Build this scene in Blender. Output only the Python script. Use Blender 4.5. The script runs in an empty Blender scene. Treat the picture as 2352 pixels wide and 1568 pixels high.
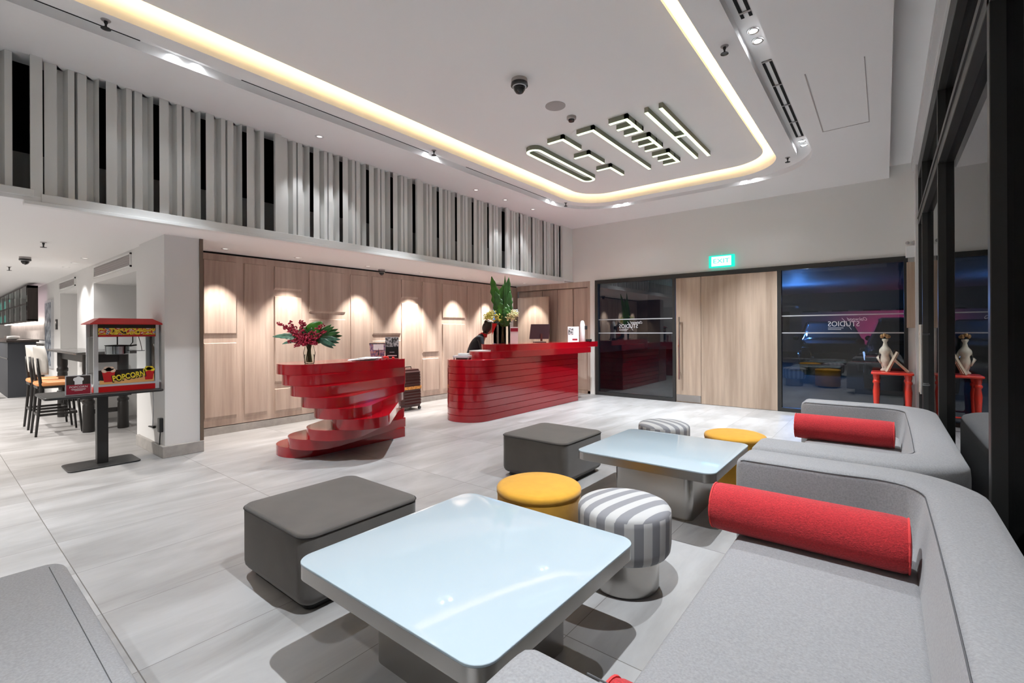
import bpy, bmesh, math, random
from mathutils import Vector, Matrix
random.seed(7)
sc = bpy.context.scene
COL = sc.collection
PI = math.pi

# ------------------------------------------------------------------ materials
def srgb(r, g, b):
    f = lambda c: (c/255/12.92) if c/255 <= .04045 else ((c/255+.055)/1.055)**2.4
    return (f(r), f(g), f(b), 1)

def mat(name, col, rough=.5, metal=0, spec=.5, bump=0, bscale=60, var=0, vscale=8, coat=0, emit=None, estr=0, stretch=(1, 1, 1), sheen=0):
    m = bpy.data.materials.new(name); m.use_nodes = True
    nt = m.node_tree; b = nt.nodes['Principled BSDF']
    b.inputs['Base Color'].default_value = col
    b.inputs['Roughness'].default_value = rough
    b.inputs['Metallic'].default_value = metal
    b.inputs['Specular IOR Level'].default_value = spec
    b.inputs['Coat Weight'].default_value = coat
    b.inputs['Coat Roughness'].default_value = .05
    if sheen: b.inputs['Sheen Weight'].default_value = sheen
    if emit:
        b.inputs['Emission Color'].default_value = emit
        b.inputs['Emission Strength'].default_value = estr
    if bump or var:
        tc = nt.nodes.new('ShaderNodeTexCoord'); mp = nt.nodes.new('ShaderNodeMapping')
        mp.inputs['Scale'].default_value = stretch
        nt.links.new(tc.outputs['Object'], mp.inputs['Vector'])
        if var:
            n = nt.nodes.new('ShaderNodeTexNoise'); n.inputs['Scale'].default_value = vscale; n.inputs['Detail'].default_value = 5
            r = nt.nodes.new('ShaderNodeMix'); r.data_type = 'RGBA'
            k1 = tuple(min(1, c*(1+var)) for c in col[:3])+(1,); k2 = tuple(c*(1-var) for c in col[:3])+(1,)
            r.inputs['A'].default_value = k2; r.inputs['B'].default_value = k1
            cr = nt.nodes.new('ShaderNodeMapRange'); cr.inputs['From Min'].default_value = .3; cr.inputs['From Max'].default_value = .7
            nt.links.new(mp.outputs[0], n.inputs['Vector']); nt.links.new(n.outputs['Fac'], cr.inputs['Value'])
            nt.links.new(cr.outputs[0], r.inputs['Factor']); nt.links.new(r.outputs['Result'], b.inputs['Base Color'])
        if bump:
            n2 = nt.nodes.new('ShaderNodeTexNoise'); n2.inputs['Scale'].default_value = bscale; n2.inputs['Detail'].default_value = 3
            bp = nt.nodes.new('ShaderNodeBump'); bp.inputs['Strength'].default_value = bump; bp.inputs['Distance'].default_value = .004
            nt.links.new(mp.outputs[0], n2.inputs['Vector']); nt.links.new(n2.outputs['Fac'], bp.inputs['Height'])
            nt.links.new(bp.outputs[0], b.inputs['Normal'])
    return m

M = {}
M['ceil'] = mat('white_ceiling_paint', (.87, .865, .86, 1), .8)
M['wall'] = mat('warm_white_wall_paint', (.80, .80, .77, 1), .8)
M['wallw'] = mat('cool_white_wall_paint', (.72, .715, .705, 1), .75)
M['white'] = mat('white_lacquer', (.78, .78, .77, 1), .4)
M['slat'] = mat('satin_white_metal_sheet', (.74, .74, .72, 1), .35)
M['trim_grey'] = mat('grey_stone_skirting', (.36, .34, .32, 1), .5, var=.12, vscale=14)
M['black'] = mat('black_powder_coat', (.016, .016, .016, 1), .42)
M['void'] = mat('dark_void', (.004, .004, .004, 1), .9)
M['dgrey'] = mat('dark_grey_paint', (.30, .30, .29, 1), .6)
M['alu'] = mat('black_anodised_frame', (.028, .028, .027, 1), .38)
M['redlac'] = mat('glossy_red_lacquer', (.33, .003, .010, 1), .12, spec=.55, coat=.55)
M['redpaint'] = mat('red_orange_paint', (.62, .035, .018, 1), .3, coat=.3)
M['steel'] = mat('brushed_stainless_steel', (.44, .42, .395, 1), .27, metal=1, bump=.06, bscale=40, stretch=(30, 30, 1))
M['chrome'] = mat('polished_metal', (.7, .7, .7, 1), .15, metal=1)
M['glasstop'] = mat('white_back_painted_glass', (.40, .48, .53, 1), .05, spec=.35)
M['sofa'] = mat('light_grey_woven_fabric', (.245, .243, .25, 1), .95, bump=.15, bscale=420, var=.15, vscale=150, sheen=.2)
M['piping'] = mat('dark_grey_piping', (.085, .085, .09, 1), .9)
M['otto'] = mat('taupe_grey_felt', (.098, .088, .080, 1), .95, bump=.15, bscale=300, var=.09, vscale=6, sheen=.25)
M['otto_pipe'] = mat('dark_taupe_piping', (.05, .045, .042, 1), .95)
M['yellow'] = mat('mustard_yellow_felt', (.60, .30, .025, 1), .95, bump=.15, bscale=300, var=.05, vscale=20, sheen=.2)
M['bolster'] = mat('red_woven_fabric', (.42, .018, .024, 1), .95, bump=.8, bscale=190, var=.25, vscale=150, sheen=.15)
M['redpipe'] = mat('red_piping', (.65, .05, .05, 1), .9)
M['leafd'] = mat('dark_glossy_leaf', (.028, .10, .018, 1), .35, var=.4, vscale=9)
M['leafg'] = mat('bright_green_leaf', (.035, .15, .010, 1), .35, var=.3, vscale=12)
M['leafp'] = mat('pale_blue_green_leaf', (.06, .15, .10, 1), .3, var=.5, vscale=25)
M['redfl'] = mat('crimson_petals', (.33, .004, .03, 1), .5, var=.3, vscale=30)
M['yelfl'] = mat('yellow_green_petals', (.72, .68, .17, 1), .6, var=.25, vscale=30)
M['cream'] = mat('cream_petals', (.72, .68, .36, 1), .6, var=.3, vscale=30)
M['stem'] = mat('olive_brown_stems', (.07, .06, .02, 1), .6)
M['paper'] = mat('white_paper', (.8, .8, .8, 1), .7)
M['skin'] = mat('skin', (.48, .25, .17, 1), .5)
M['hair'] = mat('dark_brown_hair', (.02, .012, .008, 1), .45)
M['uniform'] = mat('dark_uniform_fabric', (.012, .018, .028, 1), .8)
M['collar'] = mat('red_collar_fabric', (.5, .01, .015, 1), .8)
M['screen'] = mat('dark_plum_plastic', (.03, .012, .015, 1), .35)
M['case'] = mat('burgundy_brown_ribbed_shell', (.05, .014, .012, 1), .38)
M['strap'] = mat('orange_luggage_strap', (.72, .33, .08, 1), .7, var=.4, vscale=40)
M['orange'] = mat('tan_orange_leather', (.65, .26, .09, 1), .5)
M['chairw'] = mat('cream_upholstery', (.55, .52, .48, 1), .8)
M['blackw'] = mat('black_stained_wood', (.014, .012, .011, 1), .4)
M['dwood'] = mat('dark_brown_wood', (.035, .024, .020, 1), .5, var=.2, vscale=5, stretch=(6, 6, .6))
M['navy'] = mat('dark_slate_panel', (.03, .033, .04, 1), .6)
M['redplas'] = mat('red_enamel', (.52, .006, .008, 1), .3)
M['greymet'] = mat('pale_grey_enamel', (.55, .56, .58, 1), .35)
M['cyl'] = mat('smoke_black_plastic', (.02, .02, .02, 1), .25)
M['asphalt'] = mat('dark_asphalt', (.05, .05, .052, 1), .7, var=.25, vscale=2)
M['carpaint'] = mat('black_car_paint', (.006, .006, .007, 1), .12, coat=.8)
M['tyre'] = mat('tyre_rubber', (.01, .01, .01, 1), .8)
M['facade'] = mat('pale_street_facade', (.40, .38, .42, 1), .8)
M['canopyw'] = mat('painted_canopy_soffit', (.35, .36, .38, 1), .6)
M['ivory'] = mat('ivory_ceramic', (.62, .58, .48, 1), .4, var=.15, vscale=20)
M['gold'] = mat('old_gold', (.45, .27, .12, 1), .4, metal=.6)
M['pale_wood'] = mat('pale_carved_wood', (.55, .44, .32, 1), .6)

def emis(name, col, s):
    m = bpy.data.materials.new(name); m.use_nodes = True; nt = m.node_tree; nt.nodes.clear()
    e = nt.nodes.new('ShaderNodeEmission'); o = nt.nodes.new('ShaderNodeOutputMaterial')
    e.inputs[0].default_value = col; e.inputs[1].default_value = s; nt.links.new(e.outputs[0], o.inputs[0]); return m
M['led'] = emis('warm_led_strip', (1, .70, .33, 1), 24)
M['sign'] = emis('greenish_white_sign_face', (.84, 1, .60, 1), 1.5)
M['lamp'] = emis('downlight_lamp', (.92, .96, 1, 1), 45)
M['lampw'] = emis('small_warm_downlight_lamp', (1, .93, .85, 1), .9)
M['exitg'] = emis('exit_green_light', (0.02, .85, .62, 1), .8)
M['exitw'] = emis('exit_white_light', (.75, 1, .97, 1), 1.1)
M['blueglow'] = emis('blue_screen_light', (.12, .36, .90, 1), .75)
M['cabglow'] = emis('warm_shelf_light', (1, .88, .80, 1), 14)
M['tealglow'] = emis('teal_reflection_glow', (.05, .75, .6, 1), .9)  # teal reflected light put into the bottles as emission
M['photo_l'] = emis('headlamp_glint', (.4, .6, 1, 1), 2.5)

def wood(name, c1, c2, axis='Z', sc_=1.0, plank=0.0, rough=.5):
    m = bpy.data.materials.new(name); m.use_nodes = True; nt = m.node_tree; b = nt.nodes['Principled BSDF']
    tc = nt.nodes.new('ShaderNodeTexCoord'); mp = nt.nodes.new('ShaderNodeMapping')
    s = {'Z': (9, 9, .45), 'Y': (9, .45, 9), 'X': (.45, 9, 9)}[axis]
    mp.inputs['Scale'].default_value = tuple(v*sc_ for v in s)
    n = nt.nodes.new('ShaderNodeTexNoise'); n.inputs['Scale'].default_value = 1.6; n.inputs['Detail'].default_value = 7; n.inputs['Roughness'].default_value = .62
    mp2 = nt.nodes.new('ShaderNodeMapping'); mp2.inputs['Scale'].default_value = tuple(v*sc_*.28 for v in s)
    n2 = nt.nodes.new('ShaderNodeTexNoise'); n2.inputs['Scale'].default_value = 1.8; n2.inputs['Detail'].default_value = 2
    ad = nt.nodes.new('ShaderNodeMath'); ad.operation = 'MULTIPLY_ADD'; ad.inputs[1].default_value = .55
    ml = nt.nodes.new('ShaderNodeMath'); ml.operation = 'MULTIPLY'; ml.inputs[1].default_value = .45
    mr = nt.nodes.new('ShaderNodeMapRange'); mr.inputs['From Min'].default_value = .36; mr.inputs['From Max'].default_value = .64
    mx = nt.nodes.new('ShaderNodeMix'); mx.data_type = 'RGBA'; mx.inputs['A'].default_value = c1; mx.inputs['B'].default_value = c2
    L = nt.links.new
    L(tc.outputs['Object'], mp.inputs[0]); L(tc.outputs['Object'], mp2.inputs[0]); L(mp.outputs[0], n.inputs[0]); L(mp2.outputs[0], n2.inputs[0])
    L(n2.outputs['Fac'], ml.inputs[0]); L(n.outputs['Fac'], ad.inputs[0]); L(ml.outputs[0], ad.inputs[2]); L(ad.outputs[0], mr.inputs[0])
    L(mr.outputs[0], mx.inputs['Factor']); L(mx.outputs['Result'], b.inputs['Base Color'])
    b.inputs['Roughness'].default_value = rough
    return m
M['wood'] = wood('light_oak_veneer', (.40, .30, .245, 1), (.60, .485, .41, 1))
M['wood_door'] = wood('oak_door_veneer', (.34, .25, .185, 1), (.55, .43, .335, 1), sc_=.9)

def floor_mat():
    m = bpy.data.materials.new('grey_stone_floor_tiles'); m.use_nodes = True; nt = m.node_tree; b = nt.nodes['Principled BSDF']
    L = nt.links.new
    g = nt.nodes.new('ShaderNodeNewGeometry'); sp = nt.nodes.new('ShaderNodeSeparateXYZ'); L(g.outputs['Position'], sp.inputs[0])
    def joint(out, off, pitch, w):
        a = nt.nodes.new('ShaderNodeMath'); a.operation = 'SUBTRACT'; a.inputs[1].default_value = off-pitch/2; L(out, a.inputs[0])
        f = nt.nodes.new('ShaderNodeMath'); f.operation = 'FLOORED_MODULO'; f.inputs[1].default_value = pitch; L(a.outputs[0], f.inputs[0])
        s = nt.nodes.new('ShaderNodeMath'); s.operation = 'SUBTRACT'; s.inputs[1].default_value = pitch/2; L(f.outputs[0], s.inputs[0])
        ab = nt.nodes.new('ShaderNodeMath'); ab.operation = 'ABSOLUTE'; L(s.outputs[0], ab.inputs[0])
        lt = nt.nodes.new('ShaderNodeMath'); lt.operation = 'LESS_THAN'; lt.inputs[1].default_value = w; L(ab.outputs[0], lt.inputs[0])
        return lt
    def cell(out, off, pitch):
        a = nt.nodes.new('ShaderNodeMath'); a.operation = 'SUBTRACT'; a.inputs[1].default_value = off; L(out, a.inputs[0])
        f = nt.nodes.new('ShaderNodeMath'); f.operation = 'DIVIDE'; f.inputs[1].default_value = pitch; L(a.outputs[0], f.inputs[0])
        h = nt.nodes.new('ShaderNodeMath'); h.operation = 'FLOOR'; L(f.outputs[0], h.inputs[0]); return h
    jx = joint(sp.outputs[0], -2.947, .6125, .0016); jy = joint(sp.outputs[1], .532, 1.24, .0022)
    mxx = nt.nodes.new('ShaderNodeMath'); mxx.operation = 'MAXIMUM'; L(jx.outputs[0], mxx.inputs[0]); L(jy.outputs[0], mxx.inputs[1])
    cx = cell(sp.outputs[0], -2.947, .6125); cy = cell(sp.outputs[1], .532, 1.24)
    cb = nt.nodes.new('ShaderNodeCombineXYZ'); L(cx.outputs[0], cb.inputs[0]); L(cy.outputs[0], cb.inputs[1])
    wn = nt.nodes.new('ShaderNodeTexWhiteNoise'); wn.noise_dimensions = '2D'; L(cb.outputs[0], wn.inputs['Vector'])
    mp = nt.nodes.new('ShaderNodeMapping'); mp.inputs['Scale'].default_value = (3.2, .9, 1); L(g.outputs['Position'], mp.inputs[0])
    addv = nt.nodes.new('ShaderNodeVectorMath'); addv.operation = 'MULTIPLY_ADD'; addv.inputs[1].default_value = (7, 7, 7)
    L(wn.outputs['Color'], addv.inputs[0]); L(mp.outputs[0], addv.inputs[2])
    n = nt.nodes.new('ShaderNodeTexNoise'); n.inputs['Scale'].default_value = 1.1; n.inputs['Detail'].default_value = 8; n.inputs['Roughness'].default_value = .58; n.inputs['Distortion'].default_value = .5
    L(addv.outputs[0], n.inputs['Vector'])
    mr = nt.nodes.new('ShaderNodeMapRange'); mr.inputs['From Min'].default_value = .3; mr.inputs['From Max'].default_value = .68; L(n.outputs['Fac'], mr.inputs[0])
    c = nt.nodes.new('ShaderNodeMix'); c.data_type = 'RGBA'; c.inputs['A'].default_value = (.25, .242, .235, 1); c.inputs['B'].default_value = (.40, .395, .395, 1)
    L(mr.outputs[0], c.inputs['Factor'])
    c2 = nt.nodes.new('ShaderNodeMix'); c2.data_type = 'RGBA'; c2.inputs['B'].default_value = (.13, .12, .11, 1)
    L(c.outputs['Result'], c2.inputs['A']); L(mxx.outputs[0], c2.inputs['Factor']); L(c2.outputs['Result'], b.inputs['Base Color'])
    b.inputs['Roughness'].default_value = .38; b.inputs['Specular IOR Level'].default_value = .45
    return m
M['floor'] = floor_mat()

def glass_mat(name, tint=(.85, .9, .88, 1), ior=1.55, rough=0.0, boost=1.0):
    m = bpy.data.materials.new(name); m.use_nodes = True; nt = m.node_tree; nt.nodes.clear(); L = nt.links.new
    o = nt.nodes.new('ShaderNodeOutputMaterial'); mx = nt.nodes.new('ShaderNodeMixShader')
    t = nt.nodes.new('ShaderNodeBsdfTransparent'); t.inputs[0].default_value = tint
    g = nt.nodes.new('ShaderNodeBsdfGlossy'); g.inputs['Roughness'].default_value = rough
    f = nt.nodes.new('ShaderNodeFresnel'); f.inputs[0].default_value = ior
    L(f.outputs[0], mx.inputs[0]); L(t.outputs[0], mx.inputs[1]); L(g.outputs[0], mx.inputs[2]); L(mx.outputs[0], o.inputs[0])
    return m
M['glass'] = glass_mat('tinted_window_glass', (.50, .53, .55, 1), 2.0)
M['sideglass'] = glass_mat('side_glazing', (.25, .26, .27, 1), 3.8)
M['vglass'] = glass_mat('clear_vase_glass', (.95, .98, .96, 1), 1.10)
M['mglass'] = glass_mat('clear_acrylic', (.93, .95, .96, 1), 1.3)

def stripes_mat():
    m = bpy.data.materials.new('grey_white_striped_fabric'); m.use_nodes = True; nt = m.node_tree; b = nt.nodes['Principled BSDF']; L = nt.links.new
    a = nt.nodes.new('ShaderNodeAttribute'); a.attribute_name = 'stripe'; a.attribute_type = 'GEOMETRY'
    f = nt.nodes.new('ShaderNodeMath'); f.operation = 'FLOORED_MODULO'; f.inputs[1].default_value = 1; L(a.outputs['Fac'], f.inputs[0])
    g = nt.nodes.new('ShaderNodeMath'); g.operation = 'GREATER_THAN'; g.inputs[1].default_value = .5; L(f.outputs[0], g.inputs[0])
    mx = nt.nodes.new('ShaderNodeMix'); mx.data_type = 'RGBA'; mx.inputs['A'].default_value = (.44, .435, .43, 1); mx.inputs['B'].default_value = (.21, .21, .225, 1)
    L(g.outputs[0], mx.inputs['Factor']); L(mx.outputs['Result'], b.inputs['Base Color']); b.inputs['Roughness'].default_value = .9
    return m
M['stripe'] = stripes_mat()

def noise_print(name, cols, scale, pos, rough=.5, stretch=(1, 1, 1)):
    """coloured blotches: printed artwork, painted bottle reflections"""
    m = bpy.data.materials.new(name); m.use_nodes = True; nt = m.node_tree; b = nt.nodes['Principled BSDF']; L = nt.links.new
    tc = nt.nodes.new('ShaderNodeTexCoord'); mp = nt.nodes.new('ShaderNodeMapping'); mp.inputs['Scale'].default_value = stretch
    n = nt.nodes.new('ShaderNodeTexNoise'); n.inputs['Scale'].default_value = scale; n.inputs['Detail'].default_value = 2
    r = nt.nodes.new('ShaderNodeValToRGB'); r.color_ramp.interpolation = 'CONSTANT'
    e = r.color_ramp.elements
    while len(e) < len(cols): e.new(.5)
    for i, c in enumerate(cols): e[i].position = pos[i]; e[i].color = c
    L(tc.outputs['Object'], mp.inputs[0]); L(mp.outputs[0], n.inputs['Vector']); L(n.outputs['Fac'], r.inputs[0]); L(r.outputs[0], b.inputs['Base Color'])
    b.inputs['Roughness'].default_value = rough
    return m
M['snackprint'] = noise_print('printed_snack_band', [(.02, .01, .01, 1), (.62, .38, .02, 1), (.75, .62, .05, 1), (.5, .02, .02, 1), (.7, .6, .5, 1), (.1, .2, .35, 1)], 22, [0, .36, .45, .53, .60, .66])
M['fieldprint'] = noise_print('printed_field_at_dusk', [(.10, .07, .14, 1), (.22, .16, .28, 1), (.5, .22, .12, 1), (.4, .3, .45, 1)], 30, [0, .42, .52, .6])
M['monoprint'] = noise_print('printed_black_white_photo', [(.02, .02, .02, 1), (.15, .15, .15, 1), (.45, .45, .46, 1), (.6, .6, .6, 1)], 28, [0, .42, .52, .62])
M['abstract'] = noise_print('printed_blue_grey_art', [(.05, .06, .08, 1), (.2, .23, .28, 1), (.42, .46, .5, 1), (.1, .1, .1, 1)], 6, [0, .4, .52, .66])
M['shelfstuff'] = noise_print('bottle_reflections', [(.03, .02, .02, 1), (.2, .15, .17, 1), (.5, .42, .45, 1), (.04, .03, .03, 1)], 9, [0, .42, .55, .63], stretch=(2, 2, .7))
M['snack_red'] = mat('print_red', (.50, .008, .01, 1), .4)
M['snack_yel'] = mat('print_yellow', (.80, .62, .03, 1), .4)
M['snack_org'] = mat('print_orange', (.75, .40, .14, 1), .4)
M['snack_crm'] = mat('print_cream', (.70, .52, .40, 1), .4)
M['snack_blk'] = mat('print_black', (.02, .02, .01, 1), .4)
M['burg'] = mat('print_burgundy', (.30, .015, .035, 1), .4)
M['frost'] = mat('frosted_film', (.42, .43, .45, 1), .8)
M['textw'] = mat('white_vinyl_letter', (.55, .55, .57, 1), .8)
M['spk'] = mat('grey_speaker_grille', (.42, .39, .385, 1), .8)
M['teal'] = mat('teal_fabric', (.02, .30, .38, 1), .8)

# ------------------------------------------------------------------ builders
def finish(name, bm, m, parent=None, smooth=False, angle=None):
    bmesh.ops.recalc_face_normals(bm, faces=bm.faces)
    me = bpy.data.meshes.new(name); bm.to_mesh(me); bm.free()
    if smooth or angle is not None:
        for p in me.polygons: p.use_smooth = True
        if angle is not None:
            try: me.set_sharp_from_angle(angle=math.radians(angle))
            except Exception: pass
    if m is not None: me.materials.append(M[m] if isinstance(m, str) else m)
    o = bpy.data.objects.new(name, me); COL.objects.link(o)
    if parent is not None: o.parent = parent
    return o
def tag(o, label=None, cat=None, group=None, kind=None):
    if label: o['label'] = label
    if cat: o['category'] = cat
    if group: o['group'] = group
    if kind: o['kind'] = kind
    return o
def thing(name, label, cat, loc=(0, 0, 0), rz=0, group=None):
    o = bpy.data.objects.new(name, None); COL.objects.link(o); o.empty_display_size = .1
    o.location = loc; o.rotation_euler = (0, 0, rz); return tag(o, label, cat, group)
def copy_tree(o, parent=None):
    c = o.copy(); COL.objects.link(c); c.parent = parent
    for ch in list(o.children): copy_tree(ch, c)
    return c
BM = bmesh.new
def bx(bm, x0, x1, y0, y1, z0, z1, bev=0, seg=2):
    r = bmesh.ops.create_cube(bm, size=1)
    vs = r['verts']
    for v in vs: v.co = Vector((x0+(v.co.x+.5)*(x1-x0), y0+(v.co.y+.5)*(y1-y0), z0+(v.co.z+.5)*(z1-z0)))
    if bev:
        es = list({e for v in vs for e in v.link_edges})
        bmesh.ops.bevel(bm, geom=es, offset=bev, segments=seg, profile=.5, affect='EDGES')
def box(name, x0, x1, y0, y1, z0, z1, m, parent=None, bev=0, seg=2):
    bm = BM(); bx(bm, x0, x1, y0, y1, z0, z1, bev, seg); return finish(name, bm, m, parent)
def struct(o): return tag(o, kind='structure')
def rr(x0, x1, y0, y1, r, n=6):
    """rounded rectangle, ccw; r scalar or 4 radii (x1y1, x0y1, x0y0, x1y0)"""
    if not isinstance(r, (list, tuple)): r = (r,)*4
    P = []
    for (cx, cy, a0), q in zip(((x1, y1, 0), (x0, y1, 90), (x0, y0, 180), (x1, y0, 270)), r):
        sx = -1 if a0 in (0, 270) else 1; sy = -1 if a0 in (0, 90) else 1
        for i in range(n+1):
            a = math.radians(a0+90*i/n); P.append((cx+sx*q+q*math.cos(a), cy+sy*q+q*math.sin(a)))
    return P
def loft(bm, secs, cap=True):
    """secs: list of lists of 3-D points (closed loops, equal counts)"""
    rings = [[bm.verts.new(p) for p in s] for s in secs]
    n = len(rings[0])
    for a, b in zip(rings, rings[1:]):
        for i in range(n): bm.faces.new((a[i], a[(i+1) % n], b[(i+1) % n], b[i]))
    if cap:
        bm.faces.new(rings[0][::-1]); bm.faces.new(rings[-1])
    return rings
def prism(bm, pts, z0, z1): loft(bm, [[(x, y, z0) for x, y in pts], [(x, y, z1) for x, y in pts]])
def softbox(bm, x0, x1, y0, y1, z0, z1, r, e, n=8, dome=0, eb=None):
    """upholstered block: plan corner radius r, edge radius e"""
    S = []; eb = e if eb is None else eb
    for i in range(5):
        a = PI/2*i/4; d = eb*(1-math.sin(a)); S.append(([(x, y, z0+eb*(1-math.cos(a))) for x, y in rr(x0+d, x1-d, y0+d, y1-d, max(r-d, .004), n)]))
    for i in range(5):
        a = PI/2*i/4; d = e*(1-math.cos(a)); S.append([(x, y, z1-e+e*math.sin(a)) for x, y in rr(x0+d, x1-d, y0+d, y1-d, max(r-d, .004), n)])
    if dome:
        cx, cy = (x0+x1)/2, (y0+y1)/2
        top = S[-1]
        for f, h in ((.8, .45), (.55, .8), (.25, .97)): S.append([(cx+(x-cx)*f, cy+(y-cy)*f, z1+dome*h) for x, y, _ in top])
    loft(bm, S)
def lathe(bm, prof, n=32, cx=0, cy=0, cap=True):
    loft(bm, [[(cx+r*math.cos(2*PI*i/n), cy+r*math.sin(2*PI*i/n), z) for i in range(n)] for r, z in prof], cap)
def tube(bm, pts, r, n=8, closed=False, cap=True):
    pts = [Vector(p) for p in pts]; rings = []; N = len(pts)
    for i, p in enumerate(pts):
        a = pts[(i-1) % N] if (closed or i > 0) else p; b = pts[(i+1) % N] if (closed or i < N-1) else p
        t = (b-a).normalized(); up = Vector((0, 0, 1)) if abs(t.z) < .95 else Vector((1, 0, 0))
        u = t.cross(up).normalized(); v = t.cross(u)
        rad = r[i] if isinstance(r, (list, tuple)) else r
        rings.append([bm.verts.new(p+(u*math.cos(2*PI*k/n)+v*math.sin(2*PI*k/n))*rad) for k in range(n)])
    pr = list(zip(rings, rings[1:]))+([(rings[-1], rings[0])] if closed else [])
    for a, b in pr:
        for k in range(n): bm.faces.new((a[k], a[(k+1) % n], b[(k+1) % n], b[k]))
    if cap and not closed: bm.faces.new(rings[0][::-1]); bm.faces.new(rings[-1])
def ball(bm, c, r, seg=12, sz=1, sx=1, sy=1):
    res = bmesh.ops.create_uvsphere(bm, u_segments=seg, v_segments=max(6, seg//2+2), radius=r)
    for v in res['verts']: v.co = Vector((c[0]+v.co.x*sx, c[1]+v.co.y*sy, c[2]+v.co.z*sz))
def text_obj(name, body, size, m, mat4, parent=None, extrude=.001, font_shear=0, width=None, bold=0):
    cu = bpy.data.curves.new(name+'_c', 'FONT'); cu.body = body; cu.size = size; cu.extrude = extrude; cu.shear = font_shear; cu.offset = bold
    cu.align_x = 'CENTER'; cu.align_y = 'CENTER'; cu.resolution_u = 3
    t = bpy.data.objects.new(name+'_t', cu); COL.objects.link(t)
    dg = bpy.context.evaluated_depsgraph_get(); dg.update()
    me = bpy.data.meshes.new_from_object(t.evaluated_get(dg)); COL.objects.unlink(t); bpy.data.objects.remove(t)
    if width:
        xs = [v.co.x for v in me.vertices]; w = max(xs)-min(xs)
        for v in me.vertices: v.co.x *= width/w
    me.transform(mat4); me.materials.clear(); me.materials.append(M[m]); me.name = name
    o = bpy.data.objects.new(name, me); COL.objects.link(o)
    if parent is not None: o.parent = parent
    return o
def frame_mat(origin, xdir, ydir):
    x = Vector(xdir).normalized(); y = Vector(ydir).normalized(); z = x.cross(y)
    return Matrix(((x.x, y.x, z.x, origin[0]), (x.y, y.y, z.y, origin[1]), (x.z, y.z, z.z, origin[2]), (0, 0, 0, 1)))

# ------------------------------------------------------------------ room shell
CZ = 3.58          # perimeter ceiling
XG = .42           # side glazing plane
YF = 8.88          # far wall
XS = -5.36         # slatted screen plane
XW = -6.90         # oak wall
YB = -3.6          # wall behind the camera
SZ = 2.41          # lower ceiling
struct(box('floor', -21, XG+.10, YB, YF+.12, -.10, 0, 'floor'))

# far wall with the glazed entrance opening
bm = BM()
bx(bm, XW-.1, .62, YF, YF+.14, 2.41, 4.3)
bx(bm, -4.93, -4.80, YF, YF+.14, 0, 2.41)
bx(bm, .26, .62, YF, YF+.14, 0, 2.41)
bx(bm, XW-2.0, -4.93, YF+.10, YF+.14, 0, 2.41)
struct(finish('wall_back', bm, 'wall'))
struct(box('wall_front', -21, XG+.14, YB-.12, YB, 0, 4.3, 'wallw'))
struct(box('wall_left', -21.12, -21, YB, 1.66, 0, 2.6, 'wallw'))
# ceiling: lower slab with coffer opening and groove
AX0, AX1, AY0, AY1 = -4.25, -1.09, -2.4, 7.42
def ring_face(bm, outer, inner, z):
    a = [bm.verts.new((x, y, z)) for x, y in outer]; b = [bm.verts.new((x, y, z)) for x, y in inner]; n = len(a)
    for i in range(n): bm.faces.new((a[i], a[(i+1) % n], b[(i+1) % n], b[i]))
    return a, b
def wall_ring(bm, a, pts, z):
    b = [bm.verts.new((x, y, z)) for x, y in pts]; n = len(a)
    for i in range(n): bm.faces.new((a[i], a[(i+1) % n], b[(i+1) % n], b[i]))
    return b
RO = 12
cov_o = rr(AX0, AX1, AY0, AY1, .62, RO)
g_in = rr(AX0-.17, AX1+.22, AY0-.2, AY1+.23, .78, RO)
g_out = rr(AX0-.355, AX1+.385, AY0-.37, AY1+.42, .95, RO)
edge = rr(XS, .055, YB, YF, .001, RO)
bm = BM()
e1, g1 = ring_face(bm, edge, g_out, CZ)
g2 = wall_ring(bm, g1, g_out, CZ+.075)
g3 = wall_ring(bm, g2, g_in, CZ+.075)
g4 = wall_ring(bm, g3, g_in, CZ)
g5 = wall_ring(bm, g4, cov_o, CZ)
g6 = wall_ring(bm, g5, cov_o, CZ+.34)
g7 = wall_ring(bm, g6, rr(AX0+.6, AX1-.6, AY0+.6, AY1-.6, .3, RO), CZ+.34)
bm.faces.new(g7)
e2 = wall_ring(bm, e1, edge, CZ+.45)
struct(finish('ceiling', bm, 'ceil'))
IZ = 3.692
isl = rr(AX0+.155, AX1-.15, AY0+.15, AY1-.15, .48, RO)
bm = BM(); prism(bm, isl, IZ, IZ+.03)
isl2 = rr(AX0+.75, AX1-.75, AY0+.75, AY1-.75, .3, RO); prism(bm, isl2, IZ+.03, CZ+.34)
struct(finish('trim_1', bm, 'ceil'))
# warm LED strips lying on the edge of the raised panel
t = thing('cove_light', 'warm LED strip hidden in the oblong ceiling cove', 'cove light', (0, 0, 0))
led = rr(AX0+.20, AX1-.195, AY0+.195, AY1-.195, .44, RO)
bm = BM(); tube(bm, [(x, y, IZ+.045) for x, y in led], .012, 6, closed=True); finish('led_strip', bm, 'led', t)

# recess beside the glazing
struct(box('trim_14', XS-.22, XS+.0, YB, 8.475, CZ-.0005, CZ+.02, 'ceil'))
struct(box('wall_screen_end', XS-.06, XS+.0, 8.475, YF, SZ, CZ, 'wall'))
struct(box('trim_2', .05, XG+.2, YB, YF+.02, 3.75, 3.86, 'ceil'))
struct(box('trim_3', .30, .62, YB, YF, 3.62, 3.80, 'wallw'))
struct(box('trim_4', .335, .37, YF-.35, YF, 0, 3.7, 'wallw'))
# soffit above the oak wall + dining ceiling
bm = BM(); bx(bm, -21, XS+.02, YB, YF, SZ, SZ+.04)
struct(finish('trim_5', bm, 'ceil'))
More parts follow.
